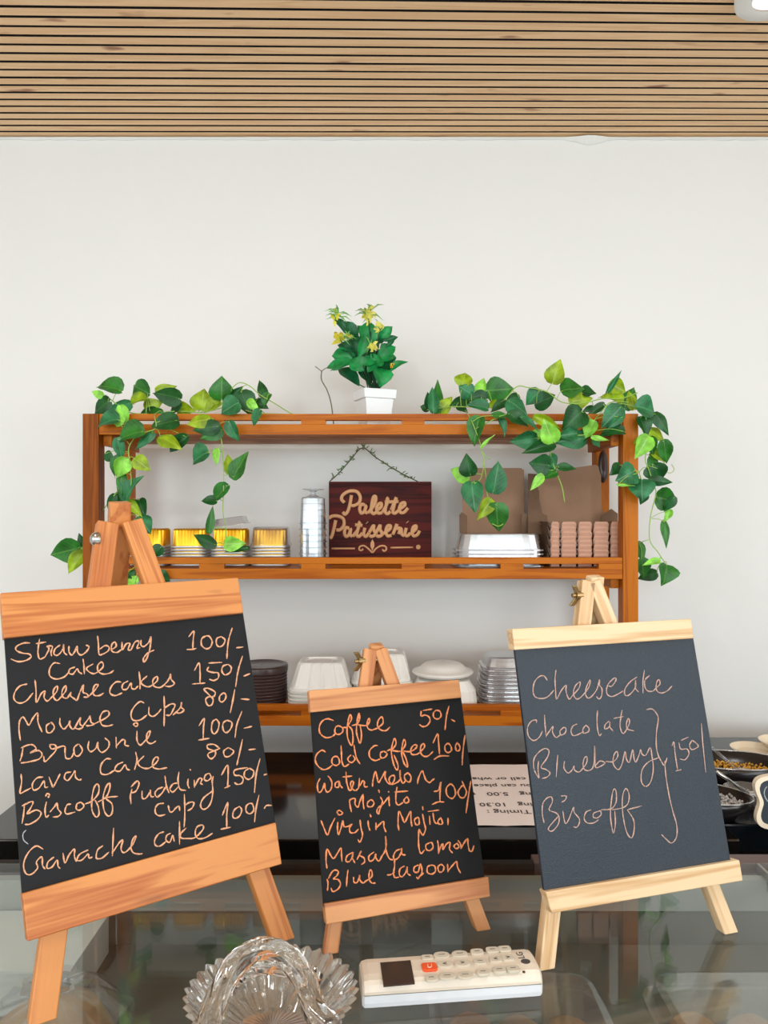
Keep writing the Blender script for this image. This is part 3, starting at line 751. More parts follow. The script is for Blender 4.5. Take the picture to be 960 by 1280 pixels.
for k in range(10):
    zz = z2 + .0004 + k * .0082
    lb = 'clear square food container, %s of the stack behind the pale easel' % ['lowest', 'second lowest', 'third lowest', 'fourth lowest', 'fifth lowest', 'sixth lowest', 'seventh lowest', 'third highest', 'second highest', 'topmost'][k]
    if pr is None:
        pr = o = thing('plastic_container', (cx4, cy4, zz), lb, 'container', 'clear containers on the bottom shelf')
        v, f = loftrect([(cx4, cy4, .064, .05, zz), (cx4, cy4, .066, .052, zz + .002), (cx4, cy4, .066, .052, zz + .004), (cx4, cy4, .06, .047, zz + .005), (cx4, cy4, .055, .043, zz + .022), (cx4, cy4, .05, .038, zz + .0235), (cx4, cy4, .002, .002, zz + .0235)], 40, 5)
        mesh('tray_body', v, f, M['plastic_g'], o)
    else:
        o = copy_tree(pr, None, (.0015 * math.sin(k * 2.1) + .0012 * max(0, k - 5), .001 * math.cos(k * 1.3), k * .0082)); o['label'] = lb

# ------------------------------------------------------------------ leaves
def leaf_mesh(name, m, rnd, pointy=1.0, fold=.16, droop=.18, long=False):
    """unit leaf: base at y=0, tip at y=1, half width .5 at its widest"""
    prof = [(0, .03), (.03, .26), (.12, .44), (.28, .5), (.45, .46), (.62, .35), (.78, .21), (.9, .09), (1, .0)]
    if long: prof = [(0, .03), (.12, .2), (.3, .4), (.5, .5), (.68, .44), (.82, .28), (.93, .1), (1, 0)]
    vs, fs = [], []
    cols = (-1, -.5, 0, .5, 1)
    for (t, w) in prof:
        for c in cols:
            x = c * w; back = -.06 * abs(c) if (t < .05 and not long) else 0
            z = fold * abs(x) * 1.6 - droop * (t - .35) ** 2 * 1.6 + .03 * math.sin(t * 9 + c * 2 + rnd.uniform(0, .3))
            vs.append((x, t + back, z))
    nc = len(cols)
    for i in range(len(prof) - 1):
        for j in range(nc - 1): fs.append((i * nc + j, i * nc + j + 1, (i + 1) * nc + j + 1, (i + 1) * nc + j))
    me = bpy.data.meshes.new(name); me.from_pydata(vs, [], fs); me.materials.append(m)
    for p in me.polygons: p.use_smooth = True
    return me
_rl = random.Random(11)
LEAF = {k: [leaf_mesh('leaf', LM[k], _rl, fold=f_, droop=d_) for f_, d_ in ((.14, .2), (.3, .35), (-.1, .3))] for k in 'DMBYL'}
LEAF.update({k: [leaf_mesh('leaf', LM[k], _rl, fold=f_, droop=d_, long=True) for f_, d_ in ((.25, .5), (.4, .7), (.15, .3))] for k in 'GF'})

def put_leaf(parent, base, tip, width, key, rnd, roll=None, lean=None, name='leaf'):
    """base/tip in world space; the blade faces the room, rolled about its own length"""
    ydir = tip - base
    L_ = ydir.length
    ln = rnd.uniform(-.35, .35) if lean is None else lean
    ydir = (ydir.normalized() + Vector((0, ln, 0))).normalized()
    L_ = L_ * math.sqrt(1 + ln * ln)
    z = Vector((0, -1, .25)); z = (z - ydir * z.dot(ydir)).normalized()
    x = ydir.cross(z).normalized()
    rl = rnd.uniform(-.5, .5) if roll is None else roll
    q_ = Matrix.Rotation(rl, 3, ydir); x = q_ @ x; z = q_ @ z
    wv = width / max(.6, math.cos(rl))
    mt = Matrix((tuple(x * wv) + (0,), tuple(ydir * L_) + (0,), tuple(z * (L_ + wv) * .5) + (0,), (0, 0, 0, 1))).transposed()
    o = bpy.data.objects.new(name, rnd.choice(LEAF[key])); COL.objects.link(o)
    o.parent = parent
    mt.translation = base - Vector(parent.matrix_world.translation)
    o.matrix_local = mt
    return o

def vine(label, root, specs, stems, petiole_max=.05, seed=1, cat='vine'):
    rnd = random.Random(seed)
    t = thing('leaf_garland', root, label, cat, 'artificial leaf garlands')
    paths = []; sm = []
    for (ox, oy, sc, Y, pts, r) in stems:
        c = crom([P(ox + p[0] / sc, oy + p[1] / sc, p[2] if len(p) > 2 else Y) for p in pts], 6)
        paths.append((c, r)); sm += c
    for (ox, oy, sc, rows) in specs:
        for (bx, by, tx, ty, w, key, Y) in rows:
            Yb = Y + rnd.uniform(-.008, .008)
            b_ = P(ox + bx / sc, oy + by / sc, Yb); tp_ = P(ox + tx / sc, oy + ty / sc, Yb)
            put_leaf(t, b_ + (b_ - tp_) * .04, tp_ + (tp_ - b_) * .05, 1.24 * w / sc / F * Yb, key, rnd)
            near = min(sm, key=lambda q_: (q_ - b_).length)
            d = near - b_
            if d.length > petiole_max: near = b_ + d * (petiole_max / d.length)
            midp = (b_ + near) / 2 + Vector((rnd.uniform(-.003, .003), .002, .004))
            paths.append((crom([b_, midp, near], 4), .0007))
    v, f = tubes(paths, 5)
    mesh('stem', v, f, M['stem'], t, smooth=True)
    return t
A_ = 1.49; Hf = 1.405
left = [
 (100, 460, 6.857, [(190, 240, 95, 195, 60, 'L', 1.47), (345, 190, 135, 130, 150, 'M', 1.45), (240, 290, 75, 380, 150, 'D', 1.46), (420, 300, 240, 390, 120, 'B', 1.46),
   (330, 480, 295, 305, 95, 'L', 1.42), (350, 330, 395, 480, 80, 'L', 1.415), (320, 440, 120, 480, 140, 'B', Hf), (580, 215, 420, 130, 150, 'M', A_), (560, 260, 415, 310, 110, 'Y', A_),
   (560, 345, 700, 290, 110, 'Y', A_), (655, 190, 820, 155, 65, 'Y', A_), (850, 260, 640, 205, 150, 'D', A_ - .01), (850, 300, 740, 380, 90, 'D', A_ - .02), (840, 330, 975, 370, 90, 'Y', A_),
   (640, 360, 480, 390, 70, 'D', A_), (700, 370, 560, 400, 60, 'M', A_ - .02), (830, 450, 630, 500, 150, 'D', Hf), (530, 545, 300, 600, 185, 'M', Hf - .01), (690, 590, 875, 675, 115, 'Y', Hf - .01), (910, 590, 730, 715, 100, 'D', Hf + .005),
   (320, 610, 345, 780, 85, 'B', Hf), (620, 560, 470, 690, 75, 'B', Hf + .005), (215, 735, 290, 800, 75, 'D', 1.42), (340, 765, 265, 930, 85, 'M', 1.415), (385, 780, 315, 940, 110, 'L', Hf), (475, 780, 600, 875, 115, 'Y', Hf)]),
 (220, 460, 6.857, [(215, 350, 240, 180, 160, 'Y', A_), (275, 440, 90, 470, 115, 'Y', Hf - .005), (355, 500, 130, 525, 115, 'D', Hf - .012), (385, 530, 215, 600, 120, 'M', Hf), (390, 265, 405, 88, 170, 'M', A_ - .01),
   (480, 245, 575, 153, 48, 'D', A_), (530, 300, 385, 380, 175, 'B', 1.44), (560, 210, 640, 395, 150, 'D', 1.46), (375, 290, 245, 375, 95, 'Y', A_), (20, 390, 170, 340, 80, 'Y', A_), (755, 240, 710, 92, 75, 'D', A_), (800, 225, 745, 335, 75, 'M', A_),
   (680, 290, 790, 345, 80, 'D', A_), (615, 280, 705, 365, 65, 'L', 1.43), (715, 365, 645, 490, 85, 'B', Hf), (455, 465, 525, 625, 95, 'B', Hf), (265, 725, 110, 800, 175, 'B', Hf), (340, 695, 350, 830, 58, 'L', Hf),
   (460, 895, 433, 735, 80, 'Y', Hf), (495, 935, 602, 718, 130, 'M', Hf - .005)]),
 (220, 560, 8, [(510, 380, 350, 530, 130, 'M', Hf), (400, 530, 252, 520, 95, 'D', Hf + .003), (330, 835, 367, 585, 70, 'M', Hf), (385, 965, 155, 875, 105, 'D', Hf - .005), (495, 960, 690, 955, 125, 'L', Hf - .005), (715, 1000, 485, 1040, 48, 'D', Hf)]),
 (50, 560, 6, [(640, 400, 752, 215, 130, 'B', 1.42), (745, 390, 795, 510, 90, 'D', 1.43), (660, 405, 765, 510, 65, 'Y', 1.42), (745, 520, 835, 630, 115, 'B', 1.425), (615, 350, 545, 420, 75, 'D', 1.43), (560, 355, 500, 480, 60, 'D', 1.43),
   (610, 190, 608, 360, 70, 'M', 1.42), (290, 750, 85, 805, 145, 'M', 1.46), (325, 790, 228, 928, 100, 'Y', 1.465), (322, 740, 300, 640, 45, 'D', 1.48), (908, 745, 825, 815, 75, 'D', 1.42), (885, 940, 965, 1005, 80, 'D', 1.42), (715, 1020, 655, 965, 75, 'L', 1.43), (660, 930, 710, 975, 70, 'D', 1.435)])]
lst = [(100, 460, 6.857, 1.45, [(250, 260, 1.46), (420, 380, 1.47), (640, 390, 1.48), (830, 370, 1.48), (1050, 380, 1.48), (1300, 330, 1.47), (1500, 385, 1.47), (1780, 400, 1.47), (1880, 430, 1.46)], .0012),
       (100, 460, 6.857, 1.41, [(640, 390, 1.48), (640, 420, 1.41), (645, 520, 1.40), (500, 570, Hf), (420, 680, Hf), (425, 800, Hf), (440, 980, Hf + .01), (420, 1150, 1.425), (450, 1400, 1.43), (520, 1700, 1.43)], .001),
       (220, 460, 6.857, 1.41, [(240, 400, 1.45), (330, 450, 1.41), (385, 600, Hf), (400, 720, Hf), (410, 960, Hf), (405, 1120, Hf), (405, 1250, Hf), (430, 1400, Hf), (420, 1520, Hf)], .0009),
       (50, 560, 6, 1.44, [(560, 350, 1.43), (450, 500, 1.47), (380, 640, 1.478), (310, 760, 1.468)], .0009),
       (220, 460, 6.857, 1.48, [(480, 170), (550, 125), (640, 160), (720, 230), (840, 300), (960, 375), (1010, 400)], .001)]
vine('artificial green leaf garland over the left end of the top shelf', P(200, 517, 1.46), left, lst, seed=3)

right = [
 (520, 440, 6.857, [(180, 500, 180, 212, 85, 'M', A_), (150, 505, 145, 285, 85, 'B', A_ - .01), (120, 480, 100, 345, 75, 'D', A_), (205, 510, 312, 385, 100, 'Y', A_), (110, 490, 38, 458, 65, 'D', A_), (400, 283, 425, 165, 130, 'Y', A_),
   (475, 360, 370, 300, 115, 'B', A_), (540, 350, 592, 212, 90, 'L', A_), (620, 330, 822, 325, 170, 'M', A_ - .01), (600, 400, 440, 400, 115, 'D', A_ - .01), (440, 400, 285, 460, 95, 'D', A_), (610, 480, 437, 440, 95, 'B', 1.45), (360, 440, 450, 505, 85, 'D', A_),
   (540, 565, 485, 795, 125, 'M', Hf), (885, 400, 770, 420, 105, 'D', A_), (800, 420, 965, 530, 160, 'B', 1.42), (660, 545, 832, 545, 60, 'M', Hf), (715, 570, 768, 715, 60, 'B', Hf), (800, 530, 965, 625, 105, 'D', Hf), (560, 820, 662, 712, 26, 'L', Hf), (780, 450, 640, 500, 90, 'D', 1.46), (700, 440, 600, 470, 60, 'Y', 1.46)]),
 (640, 440, 6.857, [(350, 258, 397, 78, 140, 'Y', A_), (230, 335, 135, 450, 120, 'B', A_), (210, 440, 392, 368, 125, 'D', A_ - .01), (435, 330, 612, 300, 175, 'M', A_), (600, 340, 720, 345, 100, 'D', A_), (510, 425, 705, 388, 125, 'Y', A_ - .015),
   (595, 510, 440, 660, 185, 'D', Hf - .01), (350, 765, 262, 595, 130, 'L', Hf - .015), (200, 740, -5, 772, 120, 'B', Hf), (230, 680, 225, 830, 115, 'L', Hf), (630, 740, 375, 775, 130, 'B', Hf), (550, 700, 390, 720, 100, 'B', Hf - .005), (700, 600, 635, 730, 100, 'L', Hf - .015), (690, 730, 828, 755, 38, 'L', Hf - .012),
   (955, 680, 755, 700, 115, 'D', Hf), (930, 475, 780, 640, 150, 'B', Hf), (945, 560, 825, 645, 55, 'B', Hf - .01), (700, 470, 605, 505, 55, 'D', 1.46), (785, 450, 645, 545, 65, 'D', 1.45), (690, 750, 765, 805, 85, 'B', Hf), (935, 425, 770, 355, 130, 'Y', 1.46), (845, 270, 965, 345, 110, 'Y', 1.47), (820, 340, 927, 165, 38, 'B', 1.46),
   (200, 560, 420, 650, 75, 'Y', Hf), (80, 560, 220, 670, 60, 'B', Hf - .005), (650, 690, 500, 800, 90, 'D', Hf)]),
 (540, 540, 4.8, [(230, 255, 200, 138, 85, 'D', Hf), (215, 270, 112, 222, 80, 'L', Hf - .005), (238, 308, 250, 475, 108, 'B', Hf - .005), (368, 355, 402, 182, 112, 'B', Hf), (350, 410, 278, 522, 72, 'Y', Hf), (388, 440, 400, 605, 108, 'M', Hf - .005), (725, 70, 548, 122, 75, 'D', Hf + .003),
   (700, 200, 588, 188, 100, 'D', Hf), (715, 145, 765, 225, 80, 'B', Hf), (760, 212, 868, 215, 48, 'D', Hf + .003), (745, 240, 665, 272, 62, 'M', Hf - .003), (660, 262, 592, 347, 48, 'L', Hf - .003)]),
 (730, 460, 4.571, [(235, 225, 297, 103, 85, 'M', 1.47), (288, 228, 272, 115, 58, 'Y', 1.465), (308, 220, 434, 242, 115, 'B', 1.43), (320, 285, 358, 392, 80, 'D', 1.43), (408, 262, 478, 378, 62, 'D', 1.44), (380, 350, 462, 415, 72, 'Y', 1.45), (365, 395, 298, 512, 85, 'L', Hf), (370, 400, 392, 492, 65, 'M', 1.43),
   (458, 420, 490, 542, 68, 'M', 1.44), (390, 490, 472, 530, 72, 'Y', 1.45), (380, 505, 445, 555, 85, 'M', 1.44), (400, 555, 435, 650, 100, 'D', 1.44), (380, 640, 492, 655, 48, 'D', 1.43), (285, 590, 190, 640, 115, 'B', Hf), (205, 555, 148, 612, 52, 'D', Hf + .01), (330, 640, 318, 748, 112, 'B', Hf), (195, 665, 295, 668, 16, 'L', Hf - .005), (350, 710, 328, 778, 55, 'D', 1.42),
   (418, 740, 528, 762, 105, 'M', 1.44), (515, 740, 470, 818, 50, 'D', 1.43), (492, 812, 458, 878, 38, 'L', 1.44), (460, 880, 466, 1020, 42, 'M', 1.44), (318, 1005, 365, 1115, 65, 'M', 1.48), (328, 1095, 352, 1205, 80, 'M', 1.48), (432, 1105, 338, 1120, 36, 'L', 1.44), (412, 1170, 315, 1200, 62, 'D', 1.47), (472, 1130, 448, 1233, 108, 'M', 1.44), (330, 400, 315, 500, 60, 'Y', 1.44), (300, 440, 360, 470, 60, 'M', 1.44)])]
rst = [(520, 440, 6.857, 1.47, [(80, 500, 1.49), (300, 470, 1.48), (560, 470, 1.47), (740, 420, 1.47), (860, 300, 1.48), (960, 305, 1.48), (1120, 340, 1.47), (1250, 430, 1.47), (1420, 440, 1.46), (1600, 400, 1.45), (1750, 400, 1.45), (1900, 350, 1.44)], .0011),
       (540, 540, 4.8, Hf, [(640, -80, 1.45), (700, 0, Hf), (705, 90), (722, 180), (745, 240), (780, 330), (796, 422)], .001),
       (540, 540, 4.8, Hf, [(200, -130, 1.46), (240, -60, Hf - .004), (290, 70), (300, 120), (345, 165)], .0009),
       (540, 540, 4.8, Hf, [(300, 120), (310, 180), (300, 255), (285, 290), (255, 310)], .0009), (540, 540, 4.8, Hf, [(215, 268), (250, 250), (300, 255)], .0008),
       (540, 540, 4.8, Hf, [(310, 180), (330, 310), (330, 370), (350, 420), (380, 490), (430, 540), (400, 565), (360, 550)], .0009),
       (640, 440, 6.857, 1.45, [(1000, 430, 1.45), (850, 430, 1.45), (760, 520, 1.44), (700, 600, Hf), (680, 700, Hf), (450, 720, Hf), (350, 760, Hf)], .001),
       (730, 460, 4.571, 1.44, [(140, 200, 1.46), (250, 210, 1.45), (340, 260, 1.43), (370, 380), (350, 520), (370, 580), (400, 670), (410, 720), (380, 850), (375, 980), (420, 1050), (460, 1110)], .001),
       (730, 460, 4.571, 1.44, [(375, 980), (340, 990), (316, 1005, 1.47)], .0007), (730, 460, 4.571, 1.44, [(385, 855), (420, 835), (462, 820)], .0006), (730, 460, 4.571, 1.44, [(385, 860), (430, 865), (458, 880)], .0006),
       (730, 460, 4.571, 1.44, [(370, 560), (440, 580), (490, 600), (515, 580), (500, 550)], .0007), (730, 460, 4.571, 1.44, [(310, 600, 1.40), (340, 570), (370, 570)], .0008)]
vine('artificial green leaf garland over the right end of the top shelf', P(680, 517, 1.46), right, rst, seed=8)

# bare Y-shaped twig beside the pot
YT = 1.50
v, f = tubes([(crom([P(417, 529.8, YT), P(414, 505, YT), P(409, 488, YT), P(402, 475, YT), P(402, 464, YT)], 5), .0011), (crom([P(402, 464, YT), P(398, 461, YT), P(394, 458, YT)], 3), .0009), (crom([P(402, 464, YT), P(406, 461, YT), P(411, 459, YT)], 3), .0009)], 6)
tag(mesh('bare_twig', v, f, M['stem2'], loc=P(417, 530, YT), smooth=True), 'thin bare forked twig standing left of the white pot', 'twig')

# ------------------------------------------------------------------ potted plant
zt1 = SURF[0]; PX, PY = (468 - 480) / F * 1.515, 1.515
plant = thing('potted_plant', (PX, PY, zt1), 'small artificial plant with yellow flowers in white square pot', 'plant')
mt = Matrix.Translation((PX, PY, zt1)) @ Matrix.Rotation(R(22), 4, 'Z')
def sqring(h, z): return [mt @ Vector((-h, -h, z)), mt @ Vector((h, -h, z)), mt @ Vector((h, h, z)), mt @ Vector((-h, h, z))]
vs = sqring(.0235, .0005) + sqring(.029, .056) + sqring(.0325, .056) + sqring(.034, .0735) + sqring(.031, .0735) + sqring(.027, .062)
fs = [(0, 1, 2, 3), (20, 21, 22, 23)] + [(i * 4 + k, i * 4 + (k + 1) % 4, (i + 1) * 4 + (k + 1) % 4, (i + 1) * 4 + k) for i in range(5) for k in range(4)]
mesh('pot', vs, fs, M['pot'], plant, bev=.0008)
rnd = random.Random(21)
pl = [(430, 400, 300, 240, 90, 'F', 1.53), (430, 600, 110, 630, 70, 'G', 1.50), (400, 545, 180, 545, 100, 'G', 1.51), (400, 600, 165, 650, 110, 'G', 1.50), (440, 820, 250, 640, 110, 'F', 1.52), (560, 430, 430, 260, 90, 'G', 1.53),
      (500, 460, 540, 250, 140, 'G', 1.51), (600, 450, 630, 290, 130, 'F', 1.52), (620, 390, 732, 300, 75, 'G', 1.51), (650, 415, 792, 372, 42, 'F', 1.51), (680, 470, 762, 400, 32, 'F', 1.51), (640, 560, 752, 455, 120, 'G', 1.51), (590, 590, 755, 535, 115, 'G', 1.50),
      (430, 560, 520, 365, 80, 'G', 1.49), (480, 690, 365, 575, 130, 'G', 1.485), (510, 700, 605, 590, 85, 'G', 1.485), (640, 835, 640, 640, 140, 'G', 1.475), (650, 700, 745, 560, 110, 'F', 1.50), (700, 705, 862, 588, 60, 'G', 1.49), (480, 600, 600, 470, 190, 'F', 1.515), (520, 660, 440, 440, 170, 'F', 1.52),
      (380, 520, 255, 440, 90, 'F', 1.52), (310, 340, 210, 190, 60, 'F', 1.52), (460, 560, 380, 380, 130, 'F', 1.53), (600, 700, 690, 520, 150, 'F', 1.525), (540, 800, 500, 600, 150, 'F', 1.53), (470, 640, 590, 560, 90, 'G', 1.48), (560, 640, 640, 560, 120, 'G', 1.49)]
paths = []
for (bx, by, tx, ty, w, key, Y) in pl:
    b_ = P(390 + bx / 7.385, 370 + by / 7.385, Y); t_ = P(390 + tx / 7.385, 370 + ty / 7.385, Y)
    put_leaf(plant, b_, t_ + (t_ - b_) * .05, 1.35 * w / 7.385 / F * Y, key, rnd)
    paths.append((crom([b_, (b_ + Vector((PX, PY, zt1 + .07))) / 2 + Vector((0, .003, 0)), Vector((PX + rnd.uniform(-.01, .01), PY + rnd.uniform(-.008, .01), zt1 + .063))], 4), .0011))
fl = [(520, 170, 80, 'yg', 1.50), (230, 185, 70, 'g', 1.51), (255, 400, 75, 'y', 1.50), (555, 475, 55, 'y', 1.475), (620, 295, 55, 'y', 1.50), (738, 650, 34, 'o', 1.485), (330, 380, 50, 'g', 1.51)]
MY = leafmat('petal_yellow', (226, 214, 60), (240, 232, 120)); MG = leafmat('petal_green', (96, 150, 70), (150, 190, 110)); MO = leafmat('petal_orange', (226, 166, 30), (240, 200, 60))
for (x_, y_, r_, kd, Y) in fl:
    c = P(390 + x_ / 7.385, 370 + y_ / 7.385, Y); rr = 1.3 * r_ / 7.385 / F * Y
    for part, m_, cnt in (('y', MO if kd == 'o' else MY, {'yg': 18, 'g': 6, 'y': 16, 'o': 7}[kd]), ('g', MG, {'yg': 13, 'g': 18, 'y': 5, 'o': 0}[kd])):
        if not cnt: continue
        vs, fs = [], []
        for _ in range(cnt):
            d = Vector((rnd.uniform(-1, 1), rnd.uniform(-.9, .5), rnd.uniform(-.5, 1.0))).normalized()
            Ln = rr * (rnd.uniform(.5, .85) if part == 'y' else rnd.uniform(.9, 1.5)); wd = rr * (.2 if part == 'y' else .07)
            s = d.cross(Vector((0, 1, .3))).normalized(); o_ = c + Vector((rnd.uniform(-.3, .3), 0, rnd.uniform(-.5, .4))) * rr
            p1 = o_ + d * Ln * .5 + Vector((0, 0, rr * .12)); p2 = o_ + d * Ln + Vector((0, 0, -rr * (.05 if part == 'y' else .25)))
            b0 = len(vs); vs += [o_ + s * wd * .3, o_ - s * wd * .3, p1 + s * wd, p1 - s * wd, p2]; fs += [(b0, b0 + 1, b0 + 3, b0 + 2), (b0 + 2, b0 + 3, b0 + 4)]
        mesh('flower' if part == 'y' else 'sepal', vs, fs, m_, plant, solid=.0004)
    paths.append((crom([c, (c + Vector((PX, PY, zt1 + .08))) / 2 + Vector((0, .002, 0)), Vector((PX, PY, zt1 + .063))], 5), .0013))
v, f = tubes(paths, 5)
mesh('stem', v, f, leafmat('plant_stem', (16, 70, 40), (20, 80, 40)), plant, smooth=True)

# ------------------------------------------------------------------ easels
class Frame:
    def __init__(s, a, b, O):
        cv = lambda t: Vector((t[0], t[2], t[1]))            # (x, up, depth) -> (x, y, z)
        s.a = cv(a).normalized(); s.b = cv(b); s.b = (s.b - s.a * s.b.dot(s.a)).normalized()
        s.O = cv(O)
        s.n = s.a.cross(s.b).normalized()
        if s.n.y > 0: s.n = -s.n
    def at(s, x, y, w=0.0):
        ray = Vector(((x - 480) / F, 1, (640 - y) / F))
        t = (s.n.dot(s.O) + w) / s.n.dot(ray)
        return ray * t + Vector((0, 0, CZ))
    def prism(s, name, quad, w, th, m, parent, bev=.001, along='a'):
        fr = [s.at(x, y, w) for x, y in quad]; bk = [p - s.n * th for p in fr]
        ax = (s.a, s.b, s.n) if along == 'a' else (s.b, s.a, s.n)
        return hexa(name, fr, bk, m, parent, ax, bev)
FR = {1: Frame((.831, .024, .556), (-.2, .945, .26), tuple(.985 * q_ for q_ in (-.352, -.116, .712))),
      2: Frame((.963, .024, .269), (-.101, .949, .299), (-.075, -.205, .786)),
      3: Frame((.955, .003, .296), (-.101, .98, .173), (.126, -.134, .746))}
def leg(fr, p0, p1, w, wd, th, m, parent):
    a, b_ = fr.at(*p0, w), fr.at(*p1, w)
    d = (b_ - a).normalized(); s = d.cross(fr.n).normalized() * wd / 2; t = fr.n * th
    top = [a - s, a + s, a + s - t, a - s - t]
    bot = []
    for q_ in (b_ - s, b_ + s, b_ + s - t, b_ - s - t):
        bot.append(q_ + d * ((ZG + .0004 - q_.z) / d.z))
    return hexa('leg', top, bot, m, parent, (d, s.normalized(), fr.n), .0012)
def easel(k, label, m, board_m, topbar, board, botbar, legs, leg3, wd, th, foot, bars, chalkm, texts, cw):
    fr = FR[k]
    f0 = fr.at(*legs[0][1]); f1 = fr.at(*legs[1][1])
    base = (f0 + f1) / 2; base.z = ZG
    t = thing('easel', base, label, 'easel', 'tabletop chalkboard easels')
    cb = fr.prism('chalkboard', board, 0, .004, board_m, t, bev=.0004)
    fr.prism('top_bar', topbar, bars, bars + .008, m, t)
    fr.prism('bottom_bar', botbar, bars, bars + .008, m, t)
    for (p0, p1) in legs: leg(fr, p0, p1, -.0085, wd, th, m, t)
    # hinged rear leg
    a = fr.at(*leg3, -.010)
    h = Vector((-fr.n.x, -fr.n.y, 0)).normalized()
    ft = Vector((a.x, a.y, ZG)) + h * foot
    d = (ft - a).normalized(); s = fr.a * wd / 2; tn = d.cross(fr.a).normalized()
    if tn.dot(fr.n) > 0: tn = -tn
    tn = tn * th
    top = [a - s, a + s, a + s + tn, a - s + tn]
    bot = [q_ + d * ((ZG + .0004 - q_.z) / d.z) for q_ in top]
    hexa('leg', top, bot, m, t, (d, fr.a, fr.n), .0012)
    pj = lambda x, y: fr.at(x, y, .0005)
    rnd = random.Random(k * 5)
    for (ox, oy, sc, tx) in texts:
        vs, fs = ribbon(strokes(tx), ox, oy, sc, cw, pj, 5, jitter=.22, rnd=rnd)
        mesh('chalk_writing', vs, fs, chalkm, cb)
    return t, fr
